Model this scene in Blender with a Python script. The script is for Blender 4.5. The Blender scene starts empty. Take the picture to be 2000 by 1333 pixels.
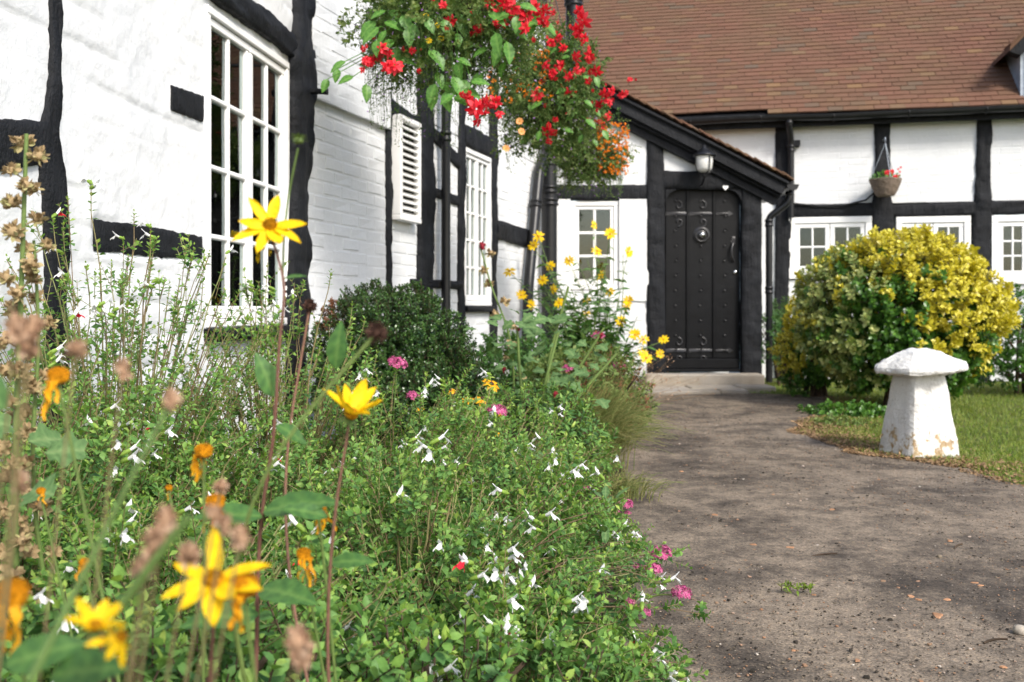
import bpy, math, random
import numpy as np
from mathutils import Matrix, Vector
# ------------------------------------------------------------------ camera, sky, sun, exposure
sc = bpy.context.scene
COL = sc.collection
FPX, CX, HY, EYE = 1944.4, 1000.0, 605.0, 0.80      # focal length (px of the 2000 px photo), centre column, horizon row, eye height
cam_d = bpy.data.cameras.new('camera'); cam = bpy.data.objects.new('camera', cam_d); COL.objects.link(cam)
cam.location = (0, 0, EYE); cam.rotation_euler = (math.radians(90), 0, 0)
cam_d.lens = 35; cam_d.sensor_width = 36; cam_d.shift_y = -0.0308
cam_d.clip_start = 0.05; cam_d.clip_end = 400
cam_d.dof.use_dof = True; cam_d.dof.focus_distance = 2.3; cam_d.dof.aperture_fstop = 6.0
sc.camera = cam
SUN_EL, SUN_AZ = math.radians(41), math.atan2(0.56, -0.83)    # azimuth clockwise from +Y
world = bpy.data.worlds.new('World'); sc.world = world; world.use_nodes = True
wn = world.node_tree; bg = wn.nodes['Background']
sky = wn.nodes.new('ShaderNodeTexSky'); sky.sky_type = 'NISHITA'; sky.sun_disc = False
sky.sun_elevation = SUN_EL; sky.sun_rotation = SUN_AZ; sky.air_density = 1.0; sky.dust_density = 2.5; sky.ozone_density = 1.0
wn.links.new(sky.outputs[0], bg.inputs[0]); bg.inputs[1].default_value = 0.15
sd = bpy.data.lights.new('sun', 'SUN'); sun = bpy.data.objects.new('sun', sd); COL.objects.link(sun)
sd.energy = 2.3; sd.angle = math.radians(13.0); sd.color = (1.0, 0.955, 0.88)
sv = Vector((math.sin(SUN_AZ)*math.cos(SUN_EL), math.cos(SUN_AZ)*math.cos(SUN_EL), math.sin(SUN_EL)))
sun.rotation_euler = sv.to_track_quat('Z', 'Y').to_euler(); sun.location = sv*30
sc.view_settings.view_transform = 'Standard'; sc.view_settings.look = 'None'
sc.view_settings.gamma = 1.0; sc.view_settings.use_curve_mapping = False
sc.view_settings.exposure = 0.92
sc.cycles.use_denoising = True
sc.cycles.max_bounces = 6; sc.cycles.transparent_max_bounces = 8; sc.cycles.diffuse_bounces = 3

rng = np.random.default_rng(7)
random.seed(7)
# ------------------------------------------------------------------ noise
def _h(ix, iy, iz, s):
    n = (ix*374761393 + iy*668265263 + iz*1274126177 + s*974634777) & 0xffffffff
    n = ((n ^ (n >> 13))*1274126177) & 0xffffffff
    return ((n ^ (n >> 16)) & 0xffff)/32767.5 - 1.0
def vnoise(x, y, z=0.0, s=0):
    x, y, z = np.broadcast_arrays(np.asarray(x, float), np.asarray(y, float), np.asarray(z, float))
    ix, iy, iz = np.floor(x).astype(np.int64), np.floor(y).astype(np.int64), np.floor(z).astype(np.int64)
    fx, fy, fz = x-ix, y-iy, z-iz
    fx, fy, fz = fx*fx*(3-2*fx), fy*fy*(3-2*fy), fz*fz*(3-2*fz)
    r = 0
    for a in (0, 1):
        for b in (0, 1):
            for c in (0, 1):
                r = r + _h(ix+a, iy+b, iz+c, s)*(fx if a else 1-fx)*(fy if b else 1-fy)*(fz if c else 1-fz)
    return r
def fbm(x, y, z=0.0, s=0, o=3):
    r = 0; a = 1.0; f = 1.0
    for k in range(o):
        r = r + a*vnoise(np.asarray(x)*f, np.asarray(y)*f, np.asarray(z)*f, s+k*17); a *= .5; f *= 2.03
    return r
def nrm(v):
    v = np.asarray(v, float)
    return v/np.maximum(np.linalg.norm(v, axis=-1, keepdims=True), 1e-9)
# ------------------------------------------------------------------ geometry collector
class Geo:
    def __init__(s): s.V = []; s.L = []; s.C = []; s.M = []; s.R = []; s.n = 0
    def raw(s, V, loops, counts, mat=0, rnd=0.5):
        V = np.asarray(V, float).reshape(-1, 3); counts = np.asarray(counts, np.int64)
        s.V.append(V); s.L.append(np.asarray(loops, np.int64)+s.n); s.C.append(counts)
        s.M.append(np.full(len(counts), mat)); s.R.append(np.broadcast_to(np.asarray(rnd, float), (len(V),)).copy()); s.n += len(V)
        return s
    def faces(s, V, F, mat=0, rnd=0.5):
        return s.raw(V, [i for f in F for i in f], [len(f) for f in F], mat, rnd)
    def inst(s, tpl, R, T, mat=0, rnd=None, scale=None):
        """many copies of a template (V, loops, counts); R (N,3,3) columns are the axes"""
        V, L, C = tpl; N = len(T); k = len(V)
        if N == 0: return s
        if scale is not None: R = R*np.asarray(scale).reshape(N, 1, -1)
        W = np.einsum('nij,kj->nki', R, V)+np.asarray(T)[:, None, :]
        loops = (np.asarray(L)[None, :]+(np.arange(N)*k)[:, None]).ravel()
        r = np.repeat(rng.random(N) if rnd is None else np.asarray(rnd), k)
        return s.raw(W.reshape(-1, 3), loops, np.tile(C, N), mat, r)
    def tubes(s, P, rad, sides=3, mat=0, rnd=None, cap=False):
        P = np.asarray(P, float); N, K, _ = P.shape; rad = np.broadcast_to(np.asarray(rad, float), (N, K))
        t = nrm(np.gradient(P, axis=1)); m = nrm(t.mean(axis=1))
        ref = np.where(np.abs(m[:, 2:3]) < .8, np.array([[0, 0, 1.]]), np.array([[1., .2, 0]]))
        a = nrm(np.cross(t, ref[:, None, :])); b = np.cross(t, a)
        th = np.arange(sides)*2*math.pi/sides
        ring = P[:, :, None, :]+rad[:, :, None, None]*(np.cos(th)[None, None, :, None]*a[:, :, None, :]+np.sin(th)[None, None, :, None]*b[:, :, None, :])
        i = np.arange(K-1)[:, None]*sides; j = np.arange(sides)[None, :]; j2 = (j+1) % sides
        q = np.stack([i+j, i+j2, i+sides+j2, i+sides+j], -1).reshape(-1)
        loops = (q[None, :]+(np.arange(N)*K*sides)[:, None]).ravel()
        r = np.repeat(rng.random(N) if rnd is None else np.broadcast_to(rnd, (N,)), K*sides)
        s.raw(ring.reshape(-1, 3), loops, np.full(N*(K-1)*sides, 4), mat, r)
        if cap:
            for n in range(N):
                s.faces(ring[n, 0], [tuple(range(sides))[::-1]], mat); s.faces(ring[n, -1], [tuple(range(sides))], mat)
        return s
    def tube(s, pts, rad, sides=10, mat=0, rnd=.5, cap=True):
        pts = np.asarray(pts, float)
        return s.tubes(pts[None], np.broadcast_to(np.asarray(rad, float), (1, len(pts))), sides, mat, rnd, cap)
    def box(s, x0, x1, y0, y1, z0, z1, b=0.0, mat=0, rnd=.5):
        c = np.array([[x, y, z] for x in (x0, x1) for y in (y0, y1) for z in (z0, z1)], float)
        if b <= 0:
            return s.faces(c, [(0, 1, 3, 2), (4, 6, 7, 5), (0, 4, 5, 1), (2, 3, 7, 6), (0, 2, 6, 4), (1, 5, 7, 3)], mat, rnd)
        ctr = c.mean(0); V = []
        for p in c:
            d = np.sign(ctr-p)*b
            for ax in range(3):
                q = p+d; q[ax] = p[ax]; V.append(q)
        id_ = lambda ix, iy, iz, ax: ((ix*2+iy)*2+iz)*3+ax
        F = []
        for ax in range(3):
            o1, o2 = [k for k in range(3) if k != ax]
            for sd_ in (0, 1):
                f = []
                for a_, b_ in ((0, 0), (1, 0), (1, 1), (0, 1)):
                    ii = [0, 0, 0]; ii[ax] = sd_; ii[o1] = a_; ii[o2] = b_; f.append(id_(*ii, ax))
                F.append(tuple(f if (sd_ == 1) != (ax == 1) else f[::-1]))
        for ax in range(3):
            o1, o2 = [k for k in range(3) if k != ax]
            for a_ in (0, 1):
                for b_ in (0, 1):
                    i0 = [0, 0, 0]; i0[o1] = a_; i0[o2] = b_; i1 = list(i0); i1[ax] = 1
                    F.append((id_(*i0, o1), id_(*i1, o1), id_(*i1, o2), id_(*i0, o2)))
        for ix in (0, 1):
            for iy in (0, 1):
                for iz in (0, 1): F.append((id_(ix, iy, iz, 0), id_(ix, iy, iz, 1), id_(ix, iy, iz, 2)))
        return s.faces(V, F, mat, rnd)
    def lathe(s, prof, seg=16, c=(0, 0, 0), mat=0, rnd=.5, wob=0.0):
        prof = np.asarray(prof, float); K = len(prof); th = np.arange(seg)*2*math.pi/seg
        V = np.zeros((K, seg, 3)); r = prof[:, 0][:, None]*(1+wob*rng.standard_normal((K, seg)))
        V[..., 0] = r*np.cos(th); V[..., 1] = r*np.sin(th); V[..., 2] = prof[:, 1][:, None]
        V += np.array(c)
        i = np.arange(K-1)[:, None]*seg; j = np.arange(seg)[None]; j2 = (j+1) % seg
        q = np.stack([i+j, i+j2, i+seg+j2, i+seg+j], -1).reshape(-1)
        s.raw(V.reshape(-1, 3), q, np.full((K-1)*seg, 4), mat, rnd)
        return s
    def grid(s, P, mat=0, rnd=.5, keep=None):
        P = np.asarray(P, float); a, b = P.shape[:2]
        i = np.arange(a-1)[:, None]*b; j = np.arange(b-1)[None]
        q = np.stack([i+j, i+j+1, i+b+j+1, i+b+j], -1).reshape(-1, 4)
        if keep is not None: q = q[np.asarray(keep).ravel()]
        return s.raw(P.reshape(-1, 3), q.ravel(), np.full(len(q), 4), mat, rnd)
    def mesh(s, name, mats, smooth=True):
        V = np.concatenate(s.V); L = np.concatenate(s.L); C = np.concatenate(s.C)
        me = bpy.data.meshes.new(name)
        me.vertices.add(len(V)); me.vertices.foreach_set('co', V.astype(np.float32).ravel())
        me.loops.add(len(L)); me.loops.foreach_set('vertex_index', L.astype(np.int32))
        me.polygons.add(len(C)); me.polygons.foreach_set('loop_start', np.concatenate([[0], np.cumsum(C)[:-1]]).astype(np.int32))
        mats = mats if isinstance(mats, (list, tuple)) else [mats]
        for m in mats: me.materials.append(m)
        if len(mats) > 1: me.polygons.foreach_set('material_index', np.concatenate(s.M).astype(np.int32))
        me.polygons.foreach_set('use_smooth', np.full(len(C), smooth))
        at = me.attributes.new('rnd', 'FLOAT', 'POINT'); at.data.foreach_set('value', np.concatenate(s.R).astype(np.float32))
        me.update(calc_edges=True)
        return me
# ------------------------------------------------------------------ scene objects
WM = {}
I4 = Matrix.Identity(4)
def tag(o, label=None, cat=None, group=None, kind=None):
    if label: o['label'] = label
    if cat: o['category'] = cat
    if group: o['group'] = group
    if kind: o['kind'] = kind
    return o
def thing(name, label, cat, loc=(0, 0, 0), group=None):
    o = bpy.data.objects.new(name, None); COL.objects.link(o); o.empty_display_size = .1
    o.location = loc; WM[o.name] = Matrix.Translation(loc)
    return tag(o, label, cat, group)
def obj(name, me, parent=None, M=I4, kind=None, label=None):
    """link a mesh; M is its WORLD matrix"""
    o = bpy.data.objects.new(name, me); COL.objects.link(o)
    WM[o.name] = M.copy()
    if parent is not None:
        o.parent = parent; o.matrix_basis = WM[parent.name].inverted() @ M
    else: o.matrix_basis = M
    return tag(o, label=label, kind=kind)
def part(name, g, mats, parent, M=I4, kind=None, smooth=True, label=None):
    return obj(name, g.mesh(name, mats, smooth), parent, M, kind, label)
def sharp(o, ang=35):
    me = o.data
    try: me.set_sharp_from_angle(angle=math.radians(ang))
    except Exception: pass
    return o
def at(px, py, Y): return Vector(((px-CX)/FPX*Y, Y, EYE+(HY-py)/FPX*Y))
# ------------------------------------------------------------------ materials
def newmat(name):
    m = bpy.data.materials.new(name); m.use_nodes = True
    nt = m.node_tree; b = nt.nodes['Principled BSDF']; return m, nt, b
def nd(nt, t, **k):
    n = nt.nodes.new(t)
    for a, v in k.items():
        if a.startswith('i_'): n.inputs[a[2:].replace('_', ' ')].default_value = v
        else: setattr(n, a, v)
    return n
def ramp(nt, src, stops, interp='LINEAR'):
    r = nt.nodes.new('ShaderNodeValToRGB'); r.color_ramp.interpolation = interp
    e = r.color_ramp.elements
    while len(e) < len(stops): e.new(.5)
    for q, (p, c) in zip(e, stops): q.position = p; q.color = (c[0], c[1], c[2], 1) if not isinstance(c, (int, float)) else (c, c, c, 1)
    nt.links.new(src, r.inputs[0]); return r.outputs[0]
def mixc(nt, fac, a, b, mode='MIX'):
    m = nd(nt, 'ShaderNodeMix', data_type='RGBA', blend_type=mode)
    for sck, v in ((m.inputs[0], fac), (m.inputs[6], a), (m.inputs[7], b)):
        if isinstance(v, (int, float)): sck.default_value = v
        elif isinstance(v, tuple): sck.default_value = (*v, 1)
        else: nt.links.new(v, sck)
    return m.outputs[2]
def noise(nt, scale, detail=4, rough=.55, coord=None, dist=0.0):
    n = nd(nt, 'ShaderNodeTexNoise', i_Scale=scale, i_Detail=detail, i_Roughness=rough, i_Distortion=dist)
    if coord is not None: nt.links.new(coord, n.inputs['Vector'])
    return n.outputs['Fac']
def pos(nt, scl=(1, 1, 1)):
    g = nd(nt, 'ShaderNodeNewGeometry'); mp = nd(nt, 'ShaderNodeMapping'); mp.inputs['Scale'].default_value = scl
    nt.links.new(g.outputs['Position'], mp.inputs[0]); return mp.outputs[0]
def bump(nt, b, h, strength=.3, dist=.01, prev=None):
    n = nd(nt, 'ShaderNodeBump', i_Strength=strength, i_Distance=dist); nt.links.new(h, n.inputs['Height'])
    if prev is not None: nt.links.new(prev, n.inputs['Normal'])
    if b is not None: nt.links.new(n.outputs[0], b.inputs['Normal'])
    return n.outputs[0]
def rndattr(nt): return nd(nt, 'ShaderNodeAttribute', attribute_name='rnd').outputs['Fac']
def simple(name, col, rough=.5, spec=.5, metal=0.0, var=.0, vs=8, bs=0, bd=.004, bscale=60):
    m, nt, b = newmat(name)
    b.inputs['Roughness'].default_value = rough; b.inputs['Specular IOR Level'].default_value = spec; b.inputs['Metallic'].default_value = metal
    if var:
        f = noise(nt, vs, coord=pos(nt)); c = ramp(nt, f, [(.3, tuple(x*(1-var) for x in col)), (.7, tuple(min(1, x*(1+var)) for x in col))])
        nt.links.new(c, b.inputs['Base Color'])
    else: b.inputs['Base Color'].default_value = (*col, 1)
    if bs: bump(nt, b, noise(nt, bscale, coord=pos(nt)), bs, bd)
    return m
def leafmat(name, cols, trans=.35, rough=.45, spec=.35, tcol=None, patch=0.0, k=1.3):
    m, nt, b = newmat(name); cols = [tuple(min(.9, x*k) for x in q) for q in cols]
    a = rndattr(nt); n = len(cols)
    c = ramp(nt, a, [(i/(n-1) if n > 1 else 0, q) for i, q in enumerate(cols)])
    if patch:
        c = mixc(nt, ramp(nt, noise(nt, 5, 3, coord=pos(nt)), [(.35, 0), (.65, patch)]), c, mixc(nt, 1.0, c, (1.25, 1.2, .75), 'MULTIPLY'))
    fine = ramp(nt, noise(nt, 180, 2, coord=pos(nt)), [(.3, .82), (.7, 1.12)])
    c = mixc(nt, 1.0, c, fine, 'MULTIPLY')
    nt.links.new(c, b.inputs['Base Color']); b.inputs['Roughness'].default_value = rough; b.inputs['Specular IOR Level'].default_value = spec
    t = nd(nt, 'ShaderNodeBsdfTranslucent'); nt.links.new(mixc(nt, 1.0, c, tcol or (1.25, 1.2, .55), 'MULTIPLY'), t.inputs[0])
    mx = nd(nt, 'ShaderNodeMixShader'); mx.inputs[0].default_value = trans
    nt.links.new(b.outputs[0], mx.inputs[1]); nt.links.new(t.outputs[0], mx.inputs[2])
    nt.links.new(mx.outputs[0], nt.nodes['Material Output'].inputs[0])
    return m
def petalmat(name, cols, trans=.3, rough=.55): return leafmat(name, cols, trans, rough, .2, (1, 1, 1), k=1.0)

def m_white(name='white_limewash', crev=False):
    m, nt, b = newmat(name)
    p = pos(nt); pz = pos(nt, (1, 1, 1))
    big = noise(nt, 1.6, 4, coord=p); sm = noise(nt, 26, 5, .6, coord=p)
    c = ramp(nt, big, [(.3, (.60, .615, .63)), (.6, (.68, .69, .695))])
    dirt = ramp(nt, noise(nt, 9, 6, .7, coord=pos(nt, (1, 1, 3.2))), [(.60, 0), (.78, .6)])
    c = mixc(nt, dirt, c, (.44, .43, .40))
    if crev:
        c = mixc(nt, ramp(nt, rndattr(nt), [(.25, 0), (1.0, .5)]), c, (.30, .30, .29))
    c = mixc(nt, ramp(nt, noise(nt, 75, 4, .7, coord=p), [(.69, 0), (.74, .55)]), c, (.30, .30, .29))
    nt.links.new(c, b.inputs['Base Color']); b.inputs['Roughness'].default_value = .72; b.inputs['Specular IOR Level'].default_value = .25
    n1 = bump(nt, None, noise(nt, 110, 4, .65, coord=p), .35, .004)
    n2 = bump(nt, None, sm, .35, .010, n1)
    streak = noise(nt, 14, 3, .6, coord=pos(nt, (6, 6, .7)))
    bump(nt, b, streak, .12, .005, n2)
    return m
def m_timber():
    m, nt, b = newmat('black_tarred_timber')
    p = pos(nt); g = noise(nt, 18, 6, .65, coord=pos(nt, (1, 1, .22)))
    c = ramp(nt, noise(nt, 7, 5, .6, coord=p), [(.3, (.005, .0055, .007)), (.7, (.014, .0155, .019))])
    c = mixc(nt, ramp(nt, noise(nt, 70, 4, .7, coord=p), [(.68, 0), (.82, .25)]), c, (.12, .12, .12))
    nt.links.new(c, b.inputs['Base Color']); b.inputs['Roughness'].default_value = .6; b.inputs['Specular IOR Level'].default_value = .2
    n1 = bump(nt, None, g, 1.0, .02); bump(nt, b, noise(nt, 70, 5, .65, coord=p), .8, .010, n1)
    return m
def m_tile():
    m, nt, b = newmat('clay_roof_tile')
    oi = nd(nt, 'ShaderNodeObjectInfo').outputs['Random']; a = rndattr(nt)
    ad = nd(nt, 'ShaderNodeMath', operation='ADD'); nt.links.new(oi, ad.inputs[0]); nt.links.new(a, ad.inputs[1])
    fr = nd(nt, 'ShaderNodeMath', operation='FRACT'); nt.links.new(ad.outputs[0], fr.inputs[0])
    c = ramp(nt, fr.outputs[0], [(0, (.125, .066, .046)), (.25, (.145, .073, .050)), (.5, (.158, .079, .055)), (.72, (.138, .073, .049)), (.86, (.165, .089, .053)), (.95, (.110, .080, .062)), (1, (.20, .118, .062))])
    p = pos(nt)
    c = mixc(nt, ramp(nt, noise(nt, 1.1, 4, coord=p), [(.35, 0), (.7, .5)]), c, (.115, .082, .048))
    c = mixc(nt, ramp(nt, noise(nt, 45, 5, .7, coord=p), [(.45, 0), (.75, .4)]), c, (.085, .055, .035))
    c = mixc(nt, ramp(nt, noise(nt, 22, 4, .7, coord=p), [(.72, 0), (.8, .4)]), c, (.30, .28, .20))
    nt.links.new(c, b.inputs['Base Color']); b.inputs['Roughness'].default_value = .85; b.inputs['Specular IOR Level'].default_value = .12
    bump(nt, b, noise(nt, 80, 4, coord=p), .4, .004)
    return m
def m_path():
    m, nt, b = newmat('gritty_tarmac')
    p = pos(nt)
    big = noise(nt, 1.7, 6, .66, coord=pos(nt, (1.0, .75, 1)), dist=.5)
    mid = noise(nt, 6.5, 5, .65, coord=p)
    mx = mixc(nt, .45, big, mid)
    c = ramp(nt, mx, [(.39, (.056, .047, .039)), (.47, (.112, .093, .074)), (.56, (.195, .161, .125))])
    gr = noise(nt, 150, 3, .7, coord=p)
    c = mixc(nt, 1.0, c, ramp(nt, gr, [(.3, (.45, .44, .44)), (.5, (1, 1, 1)), (.70, (1.7, 1.6, 1.45))]), 'MULTIPLY')
    c = mixc(nt, 1.0, c, ramp(nt, noise(nt, 38, 5, .75, coord=p), [(.32, (.55, .53, .52)), (.5, (1, 1, 1)), (.68, (1.35, 1.3, 1.22))]), 'MULTIPLY')
    v = nd(nt, 'ShaderNodeTexVoronoi', i_Scale=75); nt.links.new(p, v.inputs['Vector'])
    sp = ramp(nt, v.outputs['Distance'], [(.10, 1), (.2, 0)]); sel = ramp(nt, v.outputs['Color'], [(.72, 0), (.78, 1)])
    c = mixc(nt, mixc(nt, 1.0, sp, sel, 'MULTIPLY'), c, (.34, .30, .25))
    nt.links.new(c, b.inputs['Base Color']); b.inputs['Roughness'].default_value = .9; b.inputs['Specular IOR Level'].default_value = .2
    n1 = bump(nt, None, gr, .6, .006); n2 = bump(nt, None, noise(nt, 420, 2, coord=p), .5, .002, n1); bump(nt, b, mid, .4, .02, n2)
    return m
def m_ground(name, cols, sc_, rough=.95, bd=.02):
    m, nt, b = newmat(name); p = pos(nt)
    c = ramp(nt, noise(nt, sc_, 6, .65, coord=p), [(.3, cols[0]), (.5, cols[1]), (.7, cols[2])])
    c = mixc(nt, 1.0, c, ramp(nt, noise(nt, 90, 3, coord=p), [(.3, .6), (.7, 1.3)]), 'MULTIPLY')
    nt.links.new(c, b.inputs['Base Color']); b.inputs['Roughness'].default_value = rough; b.inputs['Specular IOR Level'].default_value = .15
    bump(nt, b, noise(nt, 60, 5, .7, coord=p), .8, bd)
    return m
def m_staddle():
    m, nt, b = newmat('worn_white_stone')
    g = nd(nt, 'ShaderNodeNewGeometry'); sx = nd(nt, 'ShaderNodeSeparateXYZ'); nt.links.new(g.outputs['Position'], sx.inputs[0])
    p = pos(nt)
    ad = nd(nt, 'ShaderNodeMath', operation='MULTIPLY_ADD'); nt.links.new(noise(nt, 9, 6, .65, coord=p), ad.inputs[0]); ad.inputs[1].default_value = .30; nt.links.new(sx.outputs[2], ad.inputs[2])
    bare = ramp(nt, ad.outputs[0], [(.265, 1), (.28, 0)])
    ch = ramp(nt, noise(nt, 28, 5, .7, coord=p), [(.66, 0), (.69, 1)])
    fac = mixc(nt, 1.0, bare, ramp(nt, noise(nt, 22, 4, .6, coord=p), [(.42, 1), (.5, .1)]), 'MULTIPLY')
    c = ramp(nt, noise(nt, 7, 4, coord=p), [(.3, (.60, .59, .56)), (.7, (.70, .70, .68))])
    c = mixc(nt, ramp(nt, noise(nt, 35, 5, .75, coord=p), [(.56, 0), (.70, .75)]), c, (.36, .35, .31))
    c = mixc(nt, fac, c, ramp(nt, noise(nt, 30, 3, coord=p), [(.3, (.30, .20, .10)), (.7, (.46, .36, .22))]))
    nt.links.new(c, b.inputs['Base Color']); b.inputs['Roughness'].default_value = .85; b.inputs['Specular IOR Level'].default_value = .2
    n1 = bump(nt, None, fac, -.6, .008); n2 = bump(nt, None, noise(nt, 60, 5, .7, coord=p), .9, .010, n1); bump(nt, b, noise(nt, 14, 4, .6, coord=p), .7, .03, n2)
    return m
def m_glass():
    m, nt, b = newmat('window_glass')
    g = nd(nt, 'ShaderNodeBsdfGlossy'); g.inputs['Roughness'].default_value = .015; g.inputs[0].default_value = (.9, .95, .95, 1)
    bump(nt, g, noise(nt, 3.5, 2, coord=pos(nt)), .12, .01)
    t = nd(nt, 'ShaderNodeBsdfTransparent'); t.inputs[0].default_value = (.86, .9, .88, 1)
    f = nd(nt, 'ShaderNodeFresnel', i_IOR=1.6); mx = nd(nt, 'ShaderNodeMixShader')
    nt.links.new(f.outputs[0], mx.inputs[0]); nt.links.new(t.outputs[0], mx.inputs[1]); nt.links.new(g.outputs[0], mx.inputs[2])
    nt.links.new(mx.outputs[0], nt.nodes['Material Output'].inputs[0]); return m
def m_wicker():
    m, nt, b = newmat('woven_willow'); p = pos(nt)
    c = ramp(nt, noise(nt, 40, 4, coord=pos(nt, (1, 1, 3))), [(.3, (.10, .075, .055)), (.7, (.26, .20, .15))])
    nt.links.new(c, b.inputs['Base Color']); b.inputs['Roughness'].default_value = .8
    return m
def m_step():
    m, nt, b = newmat('sandy_flagstone'); p = pos(nt)
    c = ramp(nt, noise(nt, 4, 5, .6, coord=p), [(.3, (.26, .22, .17)), (.7, (.40, .35, .28))])
    c = mixc(nt, ramp(nt, noise(nt, 2.2, 4, coord=p), [(.45, 0), (.6, .5)]), c, (.24, .23, .22))
    nt.links.new(c, b.inputs['Base Color']); b.inputs['Roughness'].default_value = .9
    bump(nt, b, noise(nt, 40, 5, .7, coord=p), .6, .01); return m

WHITE = m_white(); WHITEA = m_white('white_limewash_render', True); TIMBER = m_timber(); TILE = m_tile(); PATHM = m_path(); STADDLE = m_staddle(); GLASS = m_glass(); WICKER = m_wicker(); STEPM = m_step()
JOINERY = simple('white_gloss_joinery', (.80, .80, .79), .35, .5, var=.03, vs=6, bs=.25, bd=.003, bscale=40)
PIPE = simple('black_iron_pipe', (.009, .0095, .011), .36, .35, var=.3, vs=12, bs=.2, bd=.002, bscale=70)
DOORM = simple('black_door_paint', (.005, .0052, .006), .45, .18, var=.3, vs=9, bs=.35, bd=.004, bscale=45)
IRON = simple('black_ironwork', (.018, .018, .02), .35, .6, bs=.3, bd=.002, bscale=120)
STEEL = simple('polished_steel', (.55, .56, .57), .18, .5, 1.0)
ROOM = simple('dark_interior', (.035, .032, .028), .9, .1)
CURTAIN = simple('cream_curtain', (.55, .53, .49), .9, .1, var=.15, vs=20)
LEAD = simple('grey_lead_flashing', (.34, .38, .43), .45, .5, .3, var=.2, vs=8)
LAMPG = simple('frosted_lamp_glass', (.62, .62, .60), .35, .5)
SOIL = m_ground('garden_soil', [(.03, .022, .016), (.055, .04, .028), (.09, .068, .048)], 14)
TURF = m_ground('lawn_turf', [(.06, .085, .022), (.095, .12, .035), (.16, .14, .06)], 3)
GRASSB = leafmat('grass_blade', [(.075, .125, .018), (.125, .19, .03), (.22, .23, .065)], .3, .5, .3, patch=.5)
DRYGR = leafmat('dry_litter', [(.12, .075, .04), (.22, .14, .075), (.30, .20, .11)], .15, .8, .1, (1, 1, 1))
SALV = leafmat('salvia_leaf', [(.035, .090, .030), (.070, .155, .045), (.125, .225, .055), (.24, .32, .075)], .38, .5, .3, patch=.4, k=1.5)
SALVTIP = leafmat('salvia_tip', [(.16, .27, .045), (.25, .36, .07)], .4, .5, .3)
STEMG = leafmat('green_stem', [(.07, .12, .03), (.13, .18, .05)], .1, .5, .3)
STEMR = leafmat('reddish_stem', [(.12, .08, .045), (.18, .15, .07), (.18, .20, .08)], .05, .6, .3)
STEMP = leafmat('purple_brown_stem', [(.12, .055, .04), (.17, .09, .06)], .05, .6, .3)
BARK = simple('shrub_bark', (.07, .05, .035), .9, .1, var=.4, vs=20)
HEL = leafmat('sunflower_leaf', [(.035, .095, .028), (.06, .14, .035), (.10, .19, .05)], .35, .5, .3)
MAL = leafmat('mallow_leaf', [(.055, .11, .04), (.09, .16, .06), (.14, .21, .085)], .3, .7, .15)
DARKL = leafmat('dark_evergreen_leaf', [(.013, .036, .010), (.024, .058, .014), (.045, .10, .022), (.07, .14, .03)], .2, .28, .5)
REDL = leafmat('bronze_leaf', [(.13, .05, .025), (.20, .085, .04)], .25, .5, .3)
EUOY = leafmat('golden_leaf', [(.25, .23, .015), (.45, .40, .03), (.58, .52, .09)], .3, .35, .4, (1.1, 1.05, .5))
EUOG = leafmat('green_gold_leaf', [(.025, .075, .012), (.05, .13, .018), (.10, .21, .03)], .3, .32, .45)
EUOV = leafmat('variegated_leaf', [(.11, .18, .045), (.23, .28, .09), (.42, .42, .17)], .3, .35, .45)
BEGL = leafmat('begonia_leaf', [(.05, .14, .025), (.09, .22, .04), (.14, .28, .06)], .35, .4, .4)
LOBL = leafmat('lobelia_foliage', [(.035, .08, .018), (.065, .125, .03), (.12, .16, .05)], .25, .6, .2)
OLIV = leafmat('olive_trailing_leaf', [(.07, .12, .03), (.12, .18, .05), (.19, .23, .09)], .3, .6, .2)
GRASSO = leafmat('fine_grass', [(.12, .16, .04), (.19, .22, .07), (.32, .29, .12)], .3, .5, .3)
YEL = petalmat('yellow_petal', [(.80, .50, .006), (.90, .62, .01)], .3)
YDISC = simple('yellow_disc', (.55, .26, .01), .8, .1, var=.4, vs=220, bs=1, bd=.004, bscale=500)
ODISC = simple('orange_disc', (.58, .24, .008), .8, .1, var=.4, vs=220, bs=1, bd=.004, bscale=500)
OPET = petalmat('wilted_orange_petal', [(.62, .27, .01), (.80, .40, .012)], .25)
RUD = petalmat('rudbeckia_petal', [(.80, .33, .008), (.85, .42, .01)], .25)
BROWN = leafmat('dried_seedhead', [(.16, .085, .05), (.30, .19, .12), (.42, .30, .21)], .2, .8, .1, (1, 1, 1))
TANPOD = leafmat('dry_pod', [(.20, .14, .075), (.30, .22, .12), (.30, .29, .13)], .2, .75, .1, (1, 1, 1))
DKHEAD = simple('dark_seedhead', (.07, .038, .028), .9, .1, var=.4, vs=150, bs=1, bd=.006, bscale=300)
WPET = petalmat('white_petal', [(.82, .82, .82), (.86, .86, .85)], .35)
RPET = petalmat('scarlet_lip', [(.75, .02, .045), (.8, .04, .07)], .25)
BEGR = petalmat('begonia_petal', [(.55, .008, .02), (.72, .018, .035), (.80, .07, .09)], .25, .4)
PINK = petalmat('valerian_floret', [(.40, .05, .17), (.55, .11, .27), (.66, .22, .38)], .25)
PURP = petalmat('lobelia_flower', [(.28, .12, .42), (.45, .25, .55)], .25)
ORNG = petalmat('orange_petal', [(.78, .17, .008), (.85, .30, .015)], .25)
PEACH = petalmat('peach_petal', [(.75, .32, .10), (.8, .42, .17)], .25)
MARO = petalmat('maroon_bud', [(.16, .01, .02), (.35, .03, .05)], .1)
TERRA = simple('terracotta_chip', (.33, .18, .10), .9, .1, var=.3, vs=30)
CHIPS = leafmat('grit_chips', [(.025, .022, .018), (.06, .05, .04), (.18, .15, .11), (.28, .15, .085), (.46, .43, .38)], .0, .9, .1, k=1.0)
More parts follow.
